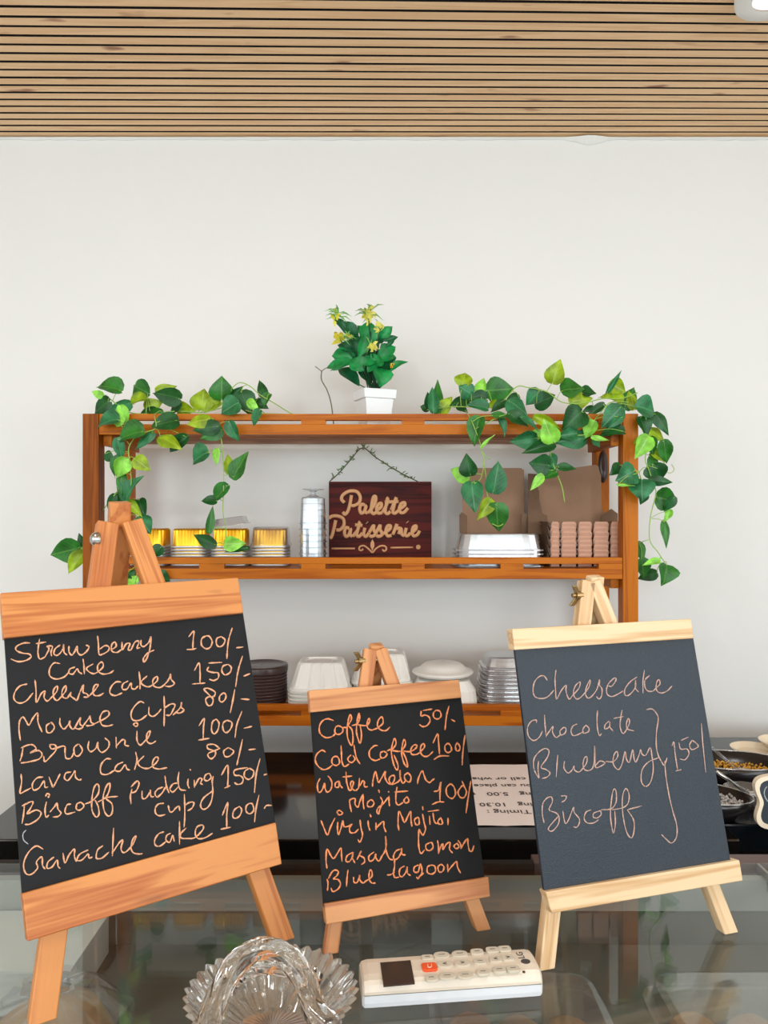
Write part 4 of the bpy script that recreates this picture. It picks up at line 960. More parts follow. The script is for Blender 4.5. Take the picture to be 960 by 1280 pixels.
T1 = [
 (0, 780, 4, '150,95 120,95 85,110 80,130 110,145 145,150 155,165 130,182 90,188 55,175;198,75 192,110 190,150 200,175 225,165;180,98 230,90;225,165 245,125 235,112 262,112 255,140 258,160;300,105 275,125 270,150 290,155 315,125 318,100 320,140 335,155;345,110 345,140 360,155 375,135 385,110 388,140 405,155 430,140 445,115 430,105'),
 (0, 780, 4, '488,60 492,100 495,150 510,152 540,135 545,115 525,108 500,125;555,130 580,112 575,90 558,105 560,135 585,142 610,125;610,90 612,130 630,100 650,98 640,128 655,130;655,130 675,90 695,88 685,120 700,118;705,80 705,105 720,112 745,90 755,62 750,120 735,170 720,190 718,170 740,145 770,130'),
 (0, 780, 4, '300,198 270,195 248,225 250,260 280,275 320,265 345,240;375,215 350,225 345,245 365,250 385,225 395,240 410,250;415,175 420,210 422,250;465,200 432,222 455,245 480,245 515,215 510,190 490,205 490,235 515,250 550,245 568,232'),
 (0, 780, 4, '135,300 100,310 75,340 70,375 95,395 130,385 165,345;175,280 180,330 182,392 205,350 225,335 220,365 235,385 255,370 285,335 285,310 268,330 268,365 285,382 305,365 328,335 330,308 312,330 312,362 335,370 355,340;355,342 352,358 372,374 385,380 400,340 418,305 415,340 435,350 440,365 418,365;440,365 475,330 490,305 475,305 465,330 470,355 495,358 518,345'),
 (0, 780, 4, '605,290 580,290 555,315 550,345 575,358 610,345;640,285 615,300 612,325 635,325 655,295 658,320 675,325 690,310;695,238 700,280 700,325;735,260 705,290 725,310 750,312 785,285 785,262 765,280 768,308 795,318 820,305 845,275 852,250 855,275 872,298 850,312 825,310'),
 (0, 860, 4, '102,262 95,210 98,165 115,145 130,165 145,185 165,150 188,125 190,170 210,220;250,175 232,190 235,220 255,222 272,195 255,170;300,150 300,180 318,205 340,185 350,165 350,190 368,205 395,160 402,150 400,180 415,195 395,205 375,200;415,190 445,150 450,140 455,170 470,180 450,188 430,188;470,180 520,155 545,135 540,115 515,120 500,150 510,185 540,190 565,183'),
 (0, 860, 4, '720,75 700,68 670,95 655,130 665,160 700,160 735,135;745,95 745,130 765,142 790,125 805,105;820,40 822,100 820,190;822,100 855,80 875,85 865,110 850,135 830,135;865,135 900,100 908,70 905,95 920,110 900,125 880,122'),
 (0, 860, 4, '115,300 108,340 100,365;105,300 140,285 165,285 180,305 150,325 190,312 210,330 195,355 150,368 105,375;218,340 225,368 250,345 280,310 275,285 250,285 262,305 320,290 325,320 330,350 355,350 370,320;390,280 370,300 375,335 395,338 412,310 395,280;445,265 440,300 455,318 480,300 490,270 490,300 510,322 540,300 545,270 525,250;580,245 582,300;582,290 610,260 625,262 625,285 645,290;685,215 685,260 700,285 720,270 745,240 750,215 735,230 735,265 755,278 780,265;680,172 668,182 680,192 690,182 680,172'),
 (0, 930, 4, '105,150 108,190 100,245 125,235 155,220;215,165 185,170 162,200 168,230 195,220 220,185 225,215 240,215;245,165 258,200 265,215 285,180 300,150;355,140 330,145 322,170 340,182 365,150 375,135 378,165 395,180 408,175'),
 (0, 930, 4, '555,75 530,75 505,105 505,145 535,152 575,130;615,90 585,105 575,130 600,135 625,105 635,125 650,130;678,40 685,80 672,130;720,60 690,92 705,115 740,122 775,100 792,75 780,65 765,85 765,115 795,125 835,118'),
 (0, 930, 4, '122,305 118,350 110,398;110,310 150,290 165,292 150,325 135,350 180,330 205,345 190,375 150,400 125,402;232,290 225,330 230,365 245,355;228,262 235,248 248,255 240,268;250,340 275,310 285,295 290,325 305,345 290,362 265,365;355,300 335,305 325,335 335,350 375,340;405,290 385,300 382,325 400,330 420,310 405,290;425,300 460,285 490,250 495,215 485,200 470,220 460,270 460,330 480,365 495,350 490,310 475,280;490,290 530,265 548,225 548,195 530,215 515,270 520,330 540,360 560,345 560,300 530,270 588,262'),
 (0, 930, 4, '655,300 652,260 660,225;655,215 685,185 695,200 680,235 655,245;710,235 712,270 730,270 750,240 752,230 755,262 770,262;825,160 832,210 845,245;815,215 790,225 775,245 785,265 810,245 828,215;895,140 890,180 900,225 930,232;890,195 865,200 850,225 865,240 895,210'),
 (170, 960, 5.333, '348,70 345,110 355,135;358,8 365,15;388,80 390,130;390,125 420,70 440,75 430,100 445,110;490,35 465,45 455,75 475,85 500,65 490,35;515,55 508,90 512,150 505,210 485,255 455,275 435,265 432,235 455,195 515,150'),
 (170, 960, 5.333, '185,235 150,240 130,265 130,300 155,318 195,310;215,250 225,290 245,290 262,270 285,255 292,285;322,175 325,250 325,330 320,395;325,250 355,230 385,230 375,265 345,285'),
 (170, 960, 5.333, '575,315 612,230 605,310 605,395;565,408 630,395;690,255 655,280 645,320 660,335 690,320 705,280 690,255;755,235 735,255 735,290 760,305 785,280 775,240 755,235;820,180 800,270 790,360;855,270 870,250 905,250'),
 (170, 960, 5.333, '185,425 150,440 125,480 130,515 160,520 200,490;230,435 205,450 200,480 225,495 245,450 255,490;290,355 290,420 290,510;335,400 300,435 300,465 340,470 390,465 430,430 450,400 440,380 405,395 395,440 415,470 460,465 510,435'),
 (0, 1000, 4, '215,245 180,230 140,265 118,320 128,365 155,372 188,340 182,310 205,285 212,292 212,325 225,345;270,285 240,310 235,340 260,335 285,300 290,330 300,342;315,265 325,315 345,275 372,245 372,280 382,308;440,250 400,270 385,300 410,300 440,270 445,290 462,285;515,228 488,250 482,290 510,290 545,260;568,140 565,200 562,280;565,260 595,215 615,200 605,240 615,262 635,255 665,220 680,180 665,195 655,235 665,262 690,270 712,268'),
 (200, 760, 6.4, '230,230 270,185 265,260 262,325;215,332 260,330 290,322;370,222 335,245 332,295 365,325 400,315 418,270 395,228 370,222;490,228 455,245 452,290 475,310 505,295 520,255 490,228;578,160 550,250 540,320 535,405;610,318 665,312'),
 (200, 760, 6.4, '275,500 312,440 320,510 320,600;258,608 360,600;495,435 390,440;390,470 378,500 420,515 465,520 465,560 430,580 395,570;545,450 505,465 495,505 520,535 560,515 570,475 545,450;660,385 625,500 605,630;670,545 720,525'),
 (200, 840, 6.4, '350,135 385,130 440,160 430,195 385,200 365,225 385,268 415,260 425,220 405,195 350,140;510,165 480,190 475,225 495,240 520,220 528,185 510,165;598,140 580,240 562,325;648,215 715,220'),
 (200, 840, 6.4, '312,430 355,370 348,440 345,535;308,545 395,530;450,375 420,400 412,460 430,495 460,470 472,410 450,375;535,385 505,410 505,460 530,485 565,455 575,405 535,385;655,315 615,420 600,525;672,450 735,435'),
 (200, 900, 6.4, '470,220 430,195 380,200 385,230 440,250 440,285 410,310 385,290 390,265 450,240 480,225;545,220 510,250 520,290 555,290 590,250 545,220;660,155 635,270 615,360;710,238 765,232'),
 (200, 900, 6.4, '492,440 540,360 545,440 540,540;515,545 560,525;700,380 600,400 598,440 640,445 665,470 655,505 620,515 595,500;715,385 680,410 675,450 705,475 740,455 750,410 715,385;800,310 770,430 755,580;830,440 855,432')]
T2 = [
 (380, 880, 8, '295,165 240,148 190,165 155,220 160,290 215,335 280,325 320,290;345,215 315,235 310,285 345,305 385,280 385,240 345,215;385,235 430,235;440,215 475,150 460,105 440,180 430,260 440,350 475,415 490,360 480,260 440,215;480,215 530,200 555,150 550,90 530,180 525,280 545,360 565,390 575,300 560,210;535,208 620,215 655,180 652,145 635,175 635,235 670,260 710,250 740,235 790,190 780,130 745,160 735,220 770,260 820,265 860,230'),
 (380, 880, 8, '215,480 180,462 130,500 112,560 140,620 190,655 240,645 285,610;320,520 285,540 280,590 320,615 355,590 345,540 320,520;370,415 375,500 380,580 405,625 450,600;470,510 440,540 445,570 480,585 510,550 490,515;500,410 510,480 530,550 560,600'),
 (380, 880, 8, '735,415 700,420 655,470 660,535 710,565 760,550;800,470 765,490 770,535 805,535 830,500 800,470;830,470 870,450'),
 (480, 870, 8, '75,545 120,480 105,425 80,500 75,580 100,690 130,740 140,690 100,590;80,545 170,550 215,480 200,435 180,510 180,600 205,680 235,710 225,640 190,560;190,550 265,555 320,520 330,495 300,490 270,530 275,580 320,585 350,570 370,550 405,510 395,475 370,500 365,560 395,600 440,600 490,555'),
 (480, 870, 8, '490,470 535,380 545,450 555,580;500,635 560,600 650,600;640,470 610,500 615,550 645,565 675,540 665,495 640,470;735,465 715,500 725,545 750,545 760,510 735,465;810,390 795,500 785,600 782,690'),
 (480, 870, 8, '390,145 480,130;372,150 370,200 410,190 450,210 460,250 430,295 385,305 355,285;525,140 495,170 500,215 540,230 570,200 560,155 525,140;650,100 625,200 610,340;675,235 710,255'),
 (380, 940, 8, '160,265 135,320 140,390 165,400 190,360 205,310 210,360 230,400 265,380 280,320 265,270 240,240;350,290 315,310 315,350 345,350 350,320 350,290 360,330 385,360;420,200 425,290 440,350 455,385 475,370 495,310 480,290 465,320 480,365 515,385 545,360;385,250 480,240;555,260 550,330 545,365;560,340 585,290 605,300 600,330 615,350 635,345'),
 (380, 940, 8, '685,345 690,280 715,195 730,250 745,305 770,270 815,195 810,250 835,305 870,320 900,290 905,240 870,240 850,280 875,320 920,310 960,270 960,180 960,240 985,310 1015,290;1040,205 1005,235 1015,280 1055,300 1070,250 1040,205;1135,320 1145,260 1180,190 1200,230 1220,280 1255,305 1280,285 1305,265'),
 (380, 940, 8, '475,600 460,530 460,480 510,465 510,520 540,550 560,490 590,425 590,500 600,570;660,480 635,510 640,545 680,545 700,510 680,480 660,480;765,450 785,500 760,570 745,620 730,600 740,560 790,520 845,450;745,378 755,408;850,440 850,490 855,540;930,350 920,420 920,500 945,530 990,505;905,400 1040,390;1030,445 1000,480 1015,510 1050,490 1030,445;845,392 847,402'),
 (480, 940, 8, '500,395 545,380 570,300 560,400 560,500;480,525 540,500 600,500;665,315 625,360 630,430 680,465 715,420 700,350 665,315;780,290 800,340 825,400 800,455 760,450 740,400 770,350 790,330;868,290 850,400 820,610'),
 (390, 1000, 8, '90,205 120,280 155,350 185,270 230,180;258,220 255,290 265,345 290,280 310,205 320,265 370,260 400,240 375,280 385,325 430,325 465,290;275,100 250,120 275,150 305,130 275,100;480,200 490,280 505,350 480,420 460,395;560,205 565,260 580,305;580,140 590,170;640,225 640,300;635,290 680,240 715,215 720,270 740,320'),
 (480, 1000, 8, '150,305 140,230 150,115 180,170 205,225 235,170 265,115 270,200 280,265;335,170 305,200 320,245 350,240 350,190 335,170;385,140 400,220 415,290 390,350 360,310 350,290;385,65 390,100;455,160 460,245;490,130 500,200 520,235 540,225;440,115 550,100;570,175 540,210 550,240 585,235 570,175;640,180 640,250'),
 (390, 1050, 8, '150,285 140,200 150,90 185,150 215,185 250,140 290,80 295,150 300,215;400,125 350,160 340,210 375,215 405,165 410,120 405,180 430,230;450,195 495,110 475,150 520,180 525,220 495,245;620,120 570,160 575,210 615,195 640,140 640,180 670,210 700,160 725,120 740,60 735,-40 742,40 740,100 770,180 810,200;885,90 840,110 815,160 825,195 860,180 890,130 895,80 900,140 935,150'),
 (390, 1050, 8, '155,505 160,430 150,390;165,385 200,320 235,300 265,320 245,360 215,390 260,395 285,440 260,490 210,515 190,480;360,300 350,380 345,465;415,370 420,420 450,425 470,380 475,350 480,400 510,430 540,410 595,370 600,320 580,300 570,350 575,400 600,430 635,430'),
 (390, 1050, 8, '825,200 825,270 815,330 830,375 870,370;750,350 790,345 825,320'),
 (490, 1030, 8, '125,420 80,450 75,510 105,525 145,470 150,425 155,490 185,515;265,410 225,430 220,475 260,480 275,430 285,400 300,480 260,545 245,530;260,545 315,490;390,410 355,430 355,485 400,500 435,470 425,420 390,410;490,400 460,430 470,475 505,475 520,430 490,400;560,480 555,400;560,470 600,420 645,375 655,430 685,490'),
 (490, 1030, 8, '270,50 265,150 270,240 290,295 325,260;380,185 340,210 345,255 380,265 410,235 400,190 380,185;455,165 465,230 465,300;465,290 490,220 510,200 510,255 545,200 580,185 575,250 605,290;650,190 620,220 640,245 670,230 650,190;660,165 685,200 690,250;690,245 720,190 755,145 760,200 775,265 800,270 820,215')]
T3 = [
 (650, 820, 8, '275,245 240,200 195,205 145,260 130,350 155,410 220,425 280,405 340,340;360,140 350,230 355,330 365,430 410,350 460,290 460,350 490,430 530,390 590,320 600,260 560,290 535,350 545,410 580,430 630,390 690,310 700,240 665,310 655,380 680,420 720,400 770,330 795,235 795,290 820,330 815,400 790,430 765,405'),
 (740, 820, 8, '165,300 200,300 240,240 225,220 170,270 145,330 155,385 200,405 260,380 310,350;450,210 380,260 330,330 330,390 370,390 430,320 435,240 435,320 465,360;525,140 510,240 510,370;575,195 530,240 530,310 560,350 610,350 640,320 680,280 670,235 645,270 645,340 690,370 750,350 800,300'),
 (650, 880, 8, '165,190 160,160 110,175 75,240 85,320 135,365 190,335 225,270;245,110 250,200 262,330;262,320 295,270 330,225 325,280 360,335 400,310;440,230 400,270 410,310 450,290 460,250 440,230;570,200 530,220 510,270 530,315 580,305 635,275;660,210 630,250 635,290 680,280 690,245 660,210;775,65 770,150 775,250 795,315 815,295;890,170 850,210 850,250 890,230 900,180 900,230 930,270'),
 (740, 880, 6.4, '240,50 230,110 225,180 245,235 270,215 300,150 290,115 275,160 285,200 335,215;175,115 250,100'),
 (650, 880, 8, '185,570 180,650 190,740;185,740 140,650 140,550 190,480 250,445 290,470 270,540 210,630 260,655 300,690 270,730 220,745;378,510 370,600 362,730;445,570 440,640 480,690 520,660 540,620 545,660 590,680 630,640 665,590 670,530 645,540 630,600 645,655 690,665 730,630 745,520 745,420 750,520 755,630 800,625 850,590 800,570 760,610'),
 (740, 880, 6.4, '110,460 170,460 205,420 200,380 175,410 170,480 210,525 240,480 265,380 275,440 300,465 325,365 335,430 350,465 375,410 390,365 400,400 430,410 465,350 480,420 490,520 470,620 430,660 395,620 400,530 450,465 530,430'),
 (740, 880, 6.4, '435,45 480,40 515,75 530,120 515,230 515,340 530,410 555,460 580,490 600,430;640,335 655,305 665,400 685,530;670,535 715,525;770,265 715,290;695,310 710,360 760,360 775,400 745,445 705,440;800,290 780,330 800,365 850,340 830,310 800,290;875,155 885,300 910,545'),
 (780, 940, 8, '410,90 410,140 420,250 450,430 490,600 525,720 530,820 510,880 470,910 420,870 375,825'),
 (670, 970, 6.4, '65,375 50,300 55,220 90,175 125,170 130,210 105,270 160,295 185,330 175,390 130,440 100,430 110,400 180,320;215,280 225,350 240,380 265,340 300,250 305,290 345,340 345,380 325,410 300,405;200,160 240,160 235,190 205,210;440,270 400,290 385,340 410,375 460,375 500,350;490,285 460,300 460,330 490,335 520,310 515,280 490,285;520,270 600,262 640,210 640,120 620,110 605,180 595,300 605,400 620,455 635,380 630,280;610,270 690,255 735,220 745,150 720,100 695,150 690,250 705,370 730,460 765,495 785,430 780,350 730,270;735,268 845,240')]
e1, f1 = easel(1, 'large orange pine easel at left with cake price list', M['pine'], M['board'],
      [(0.5, 741), (298, 722), (304.5, 766), (5, 797.5)], [(5, 790), (303, 760), (345.5, 1036), (28, 1122)], [(28, 1117), (345, 1028), (352.5, 1080), (34.5, 1177)],
      [((136, 652), (52, 1290)), ((166, 650), (353, 1167))], (152, 629), .0215, .013, .075, .005, M['chalk1'], T1, 1.75)
e2, f2 = easel(2, 'small brown pine easel in the middle with the drinks price list', M['pine2'], M['board2'],
      [(386, 863), (574, 849.5), (577, 872), (388, 890.5)], [(388, 885), (576, 868), (606.5, 1102), (404.5, 1134)], [(405.5, 1130), (611, 1096), (613, 1121), (408, 1156)],
      [((464, 811), (413, 1200)), ((476, 811), (608, 1171))], (472, 808), .0145, .011, .065, .005, M['chalk2'], T2, 1.7)
e3, f3 = easel(3, 'pale pine easel at right with the cheesecake flavours list', M['pine3'], M['board3'],
      [(640.5, 786), (864, 773.5), (867.5, 798), (643, 812.5)], [(643, 806), (866, 793), (914, 1080), (681, 1118)], [(682, 1115), (924.5, 1075), (929, 1101), (690, 1142)],
      [((737, 726), (684, 1216)), ((744, 726), (920, 1180))], (748, 722), .0155, .012, .06, .005, M['chalk3'], T3, 1.3)
# faint old chalk on the big board
vs, fs = ribbon(strokes('130,150 115,170 118,200 140,220'), 0, 1000, 4, 1.2, lambda x, y: f1.at(x, y, .0004), 5)
mesh('chalk_smudge', vs, fs, M['chalkw'], e1)['label'] = 'faint grey chalk traces'
# rear-leg hardware
def wingnut(parent, fr, px, py, m, dome=False):
    c = fr.at(px, py, -.012); ax = -fr.a
    if dome:
        u = ax.orthogonal().normalized(); w_ = ax.cross(u)
        vs, fs = [], []; n = 18; prof = [(.0, .0055), (.0035, .005), (.006, .003), (.0075, 0), (.0075, -.003)]
        for r_, z_ in prof:
            for k in range(n):
                a = 2 * math.pi * k / n; vs.append(c + ax * z_ + u * r_ * math.cos(a) + w_ * r_ * math.sin(a))
        for i in range(len(prof) - 1):
            for k in range(n): fs.append((i * n + k, i * n + (k + 1) % n, (i + 1) * n + (k + 1) % n, (i + 1) * n + k))
        mesh('bolt_head', vs, fs, m, parent, smooth=True)['label'] = 'silver domed bolt head'
        return
    v, f = tubes([([c - ax * .0245, c + ax * .010], .0022), ([c - ax * .001, c + ax * .006], .0042)], 12)
    bolt = mesh('bolt', v, f, m, parent)
    vs, fs = [], []
    for dd in (Vector((0, -.3, 1)), Vector((0, .2, -1))):
        dd = (dd - ax * dd.dot(ax)).normalized(); q0 = c + ax * .003
        tip = q0 + dd * .011 + ax * .006; s = ax * .0028; tt = ax.cross(dd).normalized() * .001
        b0 = len(vs)
        for e_ in (-1, 1):
            vs += [q0 - s + tt * e_, q0 + s + tt * e_, tip + s * 1.2 + tt * e_, tip - s * .9 + tt * e_]
        fs += [tuple(b0 + i for i in q_) for q_ in BOXF]
    mesh('wing_nut', vs, fs, m, bolt, bev=.0006)['label'] = 'brass wing nut'
wingnut(e2, f2, 455, 826, M['brass']); wingnut(e3, f3, 726, 744, M['brass']); wingnut(e1, f1, 119.5, 674, M['steel'], True)

# ------------------------------------------------------------------ remote control
def gp(x, y, up=.42): return ground(x, y, up)
a = gp(453, 1262); b_ = gp(679, 1246)
ax = (b_ - a); Lr = ax.length; ax.normalize(); ay = Vector((-ax.y, ax.x, 0)); Wr = .0405; Hr = .0225
rc = thing('remote_control', (a + b_) / 2 + ay * Wr / 2, 'cream air conditioner remote control lying on the glass counter top', 'remote control')
def rp(u, v_, z): return a + ax * (u * Lr) + ay * (v_ * Wr) + Vector((0, 0, z))
def rsec(u, hw, hh, h0=0.0):
    pr_ = [(.02, 0), (0, .004), (0, .0105), (.0, .0135), (.05, .0185), (.12, .021), (.3, .0222), (.7, .0222), (.88, .021), (.95, .0185), (1, .0135), (1, .0105), (1, .004), (.98, 0)]
    return [rp(u, .5 + (v_ - .5) * hw, h0 + .0004 + z * hh) for v_, z in pr_]
secs = [rsec(0, .90, .8, .001), rsec(.012, .98, .95), rsec(.04, 1, 1), rsec(.5, 1, 1.0), rsec(.96, 1, 1), rsec(.988, .98, .95), rsec(1, .9, .8, .001)]
ns = len(secs[0]); vs = [p for s_ in secs for p in s_]
fs = [(i * ns + k, i * ns + (k + 1) % ns, (i + 1) * ns + (k + 1) % ns, (i + 1) * ns + k) for i in range(len(secs) - 1) for k in range(ns)]
fs += [tuple(range(ns)), tuple((len(secs) - 1) * ns + k for k in reversed(range(ns)))]
o = mesh('body', vs, fs, M['remote'], rc)
o.data.materials.append(M['remote_w'])
cxz = a.z + .0108
for p in o.data.polygons:
    if p.center.z + o.location.z + rc.location.z < cxz: p.material_index = 1
v, f = tubes([([rp(.01, -.002, .0112), rp(.99, -.002, .0112)], .0003)], 4); mesh('seam', v, f, M['btext'], rc)
ZR = .42 - .0227
def onr(x, y):                 # pixel on the remote's face -> world
    return ground(440 + x / 3.692, 1150 + y / 3.692, ZR)
def plate(name, cpx, hw, hh, h, m, rnded=4):
    c = onr(*cpx); vs, fs = [], []; n = 20
    for z_, s_ in ((-.0005, 1), (h * .7, 1), (h, .85)):
        for k in range(n):
            t_ = 2 * math.pi * k / n; q_ = sq(t_, rnded)
            vs.append(c + ax * hw * s_ * q_ * math.cos(t_) + ay * hh * s_ * q_ * math.sin(t_) + Vector((0, 0, z_)))
    for i in range(2):
        for k in range(n): fs.append((i * n + k, i * n + (k + 1) % n, (i + 1) * n + (k + 1) % n, (i + 1) * n + k))
    fs.append(tuple(2 * n + k for k in range(n)))
    return mesh(name, vs, fs, m, rc)
scn = [onr(130, 198), onr(270, 187), onr(290, 292), onr(145, 305)]
scn = [scn[3], scn[2], scn[1], scn[0]]
hexa('display', [p - Vector((0, 0, .001)) for p in scn], [p + Vector((0, 0, .0004)) for p in scn], M['lcd'], rc)
BT = [((348, 176), .0055, .0038, 6, 0), ((357, 219), .0066, .0058, 8, 1), ((366, 271), .0055, .0050, 3, 0)]
BT += [((x_, y_), .0072, .0052, 2.4, 0) for x_, y_ in ((413, 166), (497, 160), (428, 208), (510, 203), (439, 262), (523, 258))]
BT += [((x_, y_), .0058, .0046, 4, 0) for x_, y_ in ((577, 150), (590, 195), (605, 243), (648, 141), (663, 185), (680, 233), (704, 136), (720, 178), (743, 228))]
BO = {}
for (c_, hw, hh, rd, og) in BT:
    bo = plate('button', c_, hw, hh, .0014, M['orange'] if og else M['button'], rd)
    if og: bo['label'] = 'orange power button'
    BO[c_] = bo
ang = math.atan2(ax.y, ax.x)
for s_, x_, y_ in (('<', 428, 208), ('>', 510, 203), ('<', 663, 185), ('>', 720, 178)):
    textobj('button_symbol', s_, .007, M['logo'], BO[(x_, y_)], onr(x_, y_) + Vector((0, 0, .0016)) - ay * .0025, (0, 0, ang), align='CENTER')
for (c_, hw, hh, rd, og) in BT:
    if og or c_ in ((428, 208), (510, 203), (663, 185), (720, 178)): continue
    p = onr(*c_); v, f = tubes([([p - ax * hw * .4 + Vector((0, 0, .0014)), p + ax * hw * .4 + Vector((0, 0, .0014))], .0005)], 4); mesh('button_print', v, f, M['btext'], BO[c_])
v, f = tubes([(crom([onr(350, 212) + Vector((0, 0, .0016)), onr(352, 226) + Vector((0, 0, .0016)), onr(366, 224) + Vector((0, 0, .0016)), onr(366, 210) + Vector((0, 0, .0016))], 4), .0003)], 4); mesh('button_print', v, f, M['cream'], BO[(357, 219)])
plate('logo_disc', (801, 191), .0042, .0036, .0003, M['logo'], 2)
textobj('logo_text', 'LG', .0085, M['logo'], rc, onr(799, 178) + Vector((0, 0, .0003)), (0, 0, ang + math.pi / 2), ext=.0001)
plate('led', (793, 239), .0014, .0014, .0003, M['brass'], 2)

# ------------------------------------------------------------------ crystal basket dish
DC = Vector((-.0895, .612, ZG))
dish = thing('crystal_dish', DC, 'cut crystal basket dish with arched handle on the glass counter', 'dish')
n = 192; tn_ = 36
prof = [(.026, .0006), (.030, .003), (.044, .012), (.058, .026), (.0675, .0385), (.0655, .0400), (.055, .029), (.040, .0165), (.026, .0095), (.002, .009)]
vs, fs = [], []
for i, (r_, z_) in enumerate(prof):
    g = (0, .01, .022, .03, .034, .034, .05, .035, .03, 0)[i]
    for k in range(n):
        t_ = 2 * math.pi * k / n
        tri = abs(((k * tn_ / n) % 1) * 2 - 1) * 2 - 1
        rr = r_ * (1 + g * tri)
        vs.append(DC + Vector((rr * math.cos(t_), rr * .94 * math.sin(t_), z_ + (.0013 * tri if i in (4, 5) else 0))))
for i in range(len(prof) - 1):
    for k in range(n): fs.append((i * n + k, i * n + (k + 1) % n, (i + 1) * n + (k + 1) % n, (i + 1) * n + k))
fs.append(tuple(range(n))); fs.append(tuple((len(prof) - 1) * n + k for k in reversed(range(n))))
mesh('bowl', vs, fs, M['crystal_thin'], dish)
def twisted(pts, rad, sides=18, lobes=5, depth=.13, tw=.28):
    vs, fs = [], []; n_ = len(pts); a = None
    for i, p in enumerate(pts):
        d = (pts[min(i + 1, n_ - 1)] - pts[max(i - 1, 0)]).normalized()
        a = (a - d * a.dot(d)).normalized() if a is not None else d.orthogonal().normalized()
        b_ = d.cross(a)
        for k in range(sides):
            t_ = 2 * math.pi * k / sides; r_ = rad * (1 + depth * math.sin(lobes * t_ + i * tw))
            vs.append(p + a * (r_ * math.cos(t_)) + b_ * (r_ * math.sin(t_)))
    for i in range(n_ - 1):
        for k in range(sides): fs.append((i * sides + k, i * sides + (k + 1) % sides, (i + 1) * sides + (k + 1) % sides, (i + 1) * sides + k))
    fs += [tuple(range(sides)), tuple((n_ - 1) * sides + k for k in reversed(range(sides)))]
    return vs, fs
hp = crom([DC + Vector(q_) for q_ in ((-.040, -.046, .026), (-.040, -.030, .043), (-.031, -.010, .060), (-.013, .003, .0685), (.008, .003, .067), (.026, -.010, .055), (.036, -.026, .042), (.052, -.042, .034))], 10)
v, f = twisted(hp, .0088)
mesh('handle', v, f, M['crystal'], dish, smooth=True)
hp2 = crom([DC + Vector(q_) for q_ in ((-.034, .030, .030), (-.020, .016, .048), (.0, .008, .054), (.02, .014, .047), (.032, .028, .032))], 8)
v, f = twisted(hp2, .0072, tw=-.3)
mesh('inner_loop', v, f, M['crystal'], dish, smooth=True)

# ------------------------------------------------------------------ bowls of beads, right
def beads(cx, cy, rx, ry, z, n, r, m, parent, rnd, rot=0, thick=.008):
    vs, fs = [], []
    for _ in range(n):
        a = rnd.uniform(0, 6.283); q_ = math.sqrt(rnd.random())
        x = rx * q_ * math.cos(a); y = ry * q_ * math.sin(a)
        c = Vector((cx + x * math.cos(rot) - y * math.sin(rot), cy + x * math.sin(rot) + y * math.cos(rot), z + rnd.uniform(0, thick)))
        b0 = len(vs); rr = r * rnd.uniform(.8, 1.15)
        vs += [c + Vector(d) * rr for d in ((1, 0, 0), (0, 1, 0), (-1, 0, 0), (0, -1, 0), (0, 0, 1), (0, 0, -1), )]
        fs += [(b0 + i, b0 + (i + 1) % 4, b0 + 4) for i in range(4)] + [(b0 + (i + 1) % 4, b0 + i, b0 + 5) for i in range(4)]
    o = mesh('beads', vs, fs, m, parent, smooth=True); o['kind'] = 'stuff'; return o
def dish_bowl(name, cx, cy, rx, ry, h, rot, m, rimm, label, bm, bn, br, seed, fill=.45):
    t = thing(name, (cx, cy, ZB), label, 'bowl')
    def ringv(s_, z_): return [Vector((cx + rx * s_ * math.cos(a_) * math.cos(rot) - ry * s_ * math.sin(a_) * math.sin(rot), cy + rx * s_ * math.cos(a_) * math.sin(rot) + ry * s_ * math.sin(a_) * math.cos(rot), ZB + z_)) for a_ in [2 * math.pi * k / 48 for k in range(48)]]
    rings = [(.5, .0005), (.66, .003), (.86, h * .5), (1, h), (.97, h), (.83, h * .52), (.62, .0055), (.02, .005)]
    vs = [p for s_, z_ in rings for p in ringv(s_, z_)]
    fs = [(i * 48 + k, i * 48 + (k + 1) % 48, (i + 1) * 48 + (k + 1) % 48, (i + 1) * 48 + k) for i in range(len(rings) - 1) for k in range(48)]
    fs.append(tuple(range(48)))
    mesh('bowl', vs, fs, m, t, smooth=True)
    rr = ringv(.985, h); rr.append(rr[0])
    v, f = tubes([(rr, .0011)], 6); mesh('rim', v, f, rimm, t, smooth=True)
    s_ = .62 + .25 * fill
    beads(cx, cy, rx * s_, ry * s_, ZB + h * fill * .55, bn, br, bm, t, random.Random(seed), rot)
    return t
M['bowlblack'] = plain('black_bowl', (30, 26, 27), .25, var=.1)
dish_bowl('oval_bowl', .572, 1.265, .088, .052, .040, R(-6), M['bowlblack'], M['steel'], 'black oval bowl of golden sugar pearls at the back right', M['goldbead'], 700, .0022, 1, .8)
dish_bowl('steel_bowl', .468, 1.135, .072, .046, .034, R(-24), M['bowlblack'], M['steel'], 'dark steel rimmed bowl of silver pearls beside the pale easel', M['silverbead'], 600, .0026, 2, 1.0)
dish_bowl('glass_bowl', .552, 1.168, .034, .034, .026, 0, M['plastic'], M['plastic_c'], 'small clear glass bowl of mixed sprinkles behind the scalloped sign', M['mixbead'], 300, .002, 3, .7)
def spoon(label, p0, p1, m):
    d = (p1 - p0); L_ = d.length
    t = thing('spoon', p1, label, 'spoon')
    v, f = tubes([([p0, p0.lerp(p1, .5), p1], [.0032, .0024, .0028])], 8); mesh('handle', v, f, m, t, smooth=True)
    v, f = lathe([(.002, 0), (.009, .001), (.0115, .004), (.0105, .004), (.008, .002), (.002, .001)], 20, lambda a_, i: 1 + .25 * abs(math.cos(a_)), center=p1 + Vector((.006, -.004, -.003)), close=False)
    mesh('scoop', v, f, m, t, smooth=True)
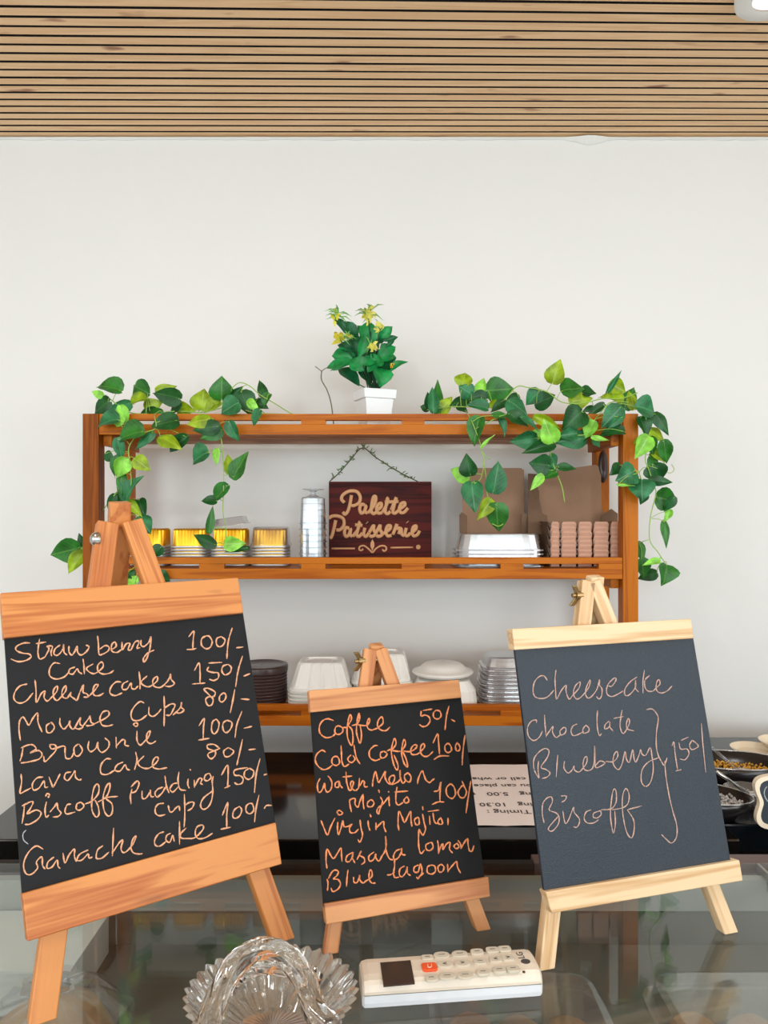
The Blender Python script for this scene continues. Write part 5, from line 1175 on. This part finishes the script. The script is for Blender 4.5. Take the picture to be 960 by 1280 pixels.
spoon('clear plastic spoon stuck in the golden pearls', P(890, 935, 1.25), P(922, 962, 1.245), M['plastic_c'])
spoon('shiny steel spoon resting across the bowl of silver pearls', P(895, 964, 1.13), P(935, 992, 1.14), M['steel'])
for i, (x_, y_, r_, lb) in enumerate(((943, 938, .042, 'left one of two cream paper baking cups lying behind the gold pearls'), (982, 942, .046, 'right one of two cream paper baking cups, cut by the frame'))):
    c = P(x_, y_, 1.42); c.z = ZB
    v, f = lathe([(r_ * .7, .001), (r_ * .95, .009), (r_, .012), (r_ * .97, .012), (r_ * .7, .004), (.002, .003)], 60, lambda a_, i_: 1 + .03 * math.sin(30 * a_), center=c + Vector((0, 0, i * .0125)), close=False)
    tag(mesh('baking_cup', v, f, M['cream'], loc=c), lb, 'baking cup', 'cream baking cups')

# ------------------------------------------------------------------ scalloped little chalkboard, cut by the right edge
lc = P(984, 1003, 1.07)
sg = thing('scalloped_sign', (lc.x, 1.075, ZB), 'small scalloped chalkboard sign with cream border at right edge', 'sign')
def scal(sx_, sz_):
    pts = []
    for k in range(72):
        t_ = 2 * math.pi * k / 72
        r_ = sq(t_, 3.2) * (1 + .085 * math.cos(6 * t_ + math.pi))
        pts.append((r_ * sx_ * math.cos(t_), r_ * sz_ * math.sin(t_)))
    return pts
def slab(name, pts, y0, y1, m, hole=None):
    n = len(pts); vs = []; fs = []
    for y_ in (y0, y1): vs += [Vector((lc.x + p[0], y_ + .10 * p[1] , lc.z + p[1])) for p in pts]
    fs += [(k, (k + 1) % n, n + (k + 1) % n, n + k) for k in range(n)]
    if hole:
        for y_ in (y0, y1): vs += [Vector((lc.x + p[0], y_ + .10 * p[1], lc.z + p[1])) for p in hole]
        for k in range(n):
            k2 = (k + 1) % n
            fs += [(k, k2, 2 * n + k2, 2 * n + k), (n + k, n + k2, 3 * n + k2, 3 * n + k), (2 * n + k, 2 * n + k2, 3 * n + k2, 3 * n + k)]
    else: fs += [tuple(range(n)), tuple(n + k for k in range(n))]
    return mesh(name, vs, fs, m, sg)
outp = scal(.0425, .0425); inp = scal(.0365, .0365)
slab('chalkboard', scal(.038, .038), 1.0715, 1.0745, M['board3'])
slab('border', outp, 1.0685, 1.077, M['cream'], inp)
pjs = lambda x, y: (lambda q_: Vector((q_.x, q_.y, q_.z)))(P(x, y, 1.0712 + .10 * (1003 - y) / F * 1.07 * 1.0))
vs, fs = ribbon(strokes('40,130 30,100 50,60 75,50;90,130 75,150 70,190 95,240 130,250 150,220 110,200'), 944, 962, 6.1, 1.2, pjs, 5)
mesh('chalk_writing', vs, fs, M['chalkw'], sg)
hexa('stand', [(lc.x - .01, 1.082, ZB + .0004), (lc.x + .01, 1.082, ZB + .0004), (lc.x + .01, 1.105, ZB + .0004), (lc.x - .01, 1.105, ZB + .0004)],
     [(lc.x - .008, 1.0775, lc.z), (lc.x + .008, 1.0775, lc.z), (lc.x + .008, 1.0805, lc.z), (lc.x - .008, 1.0805, lc.z)], M['cream'], sg)
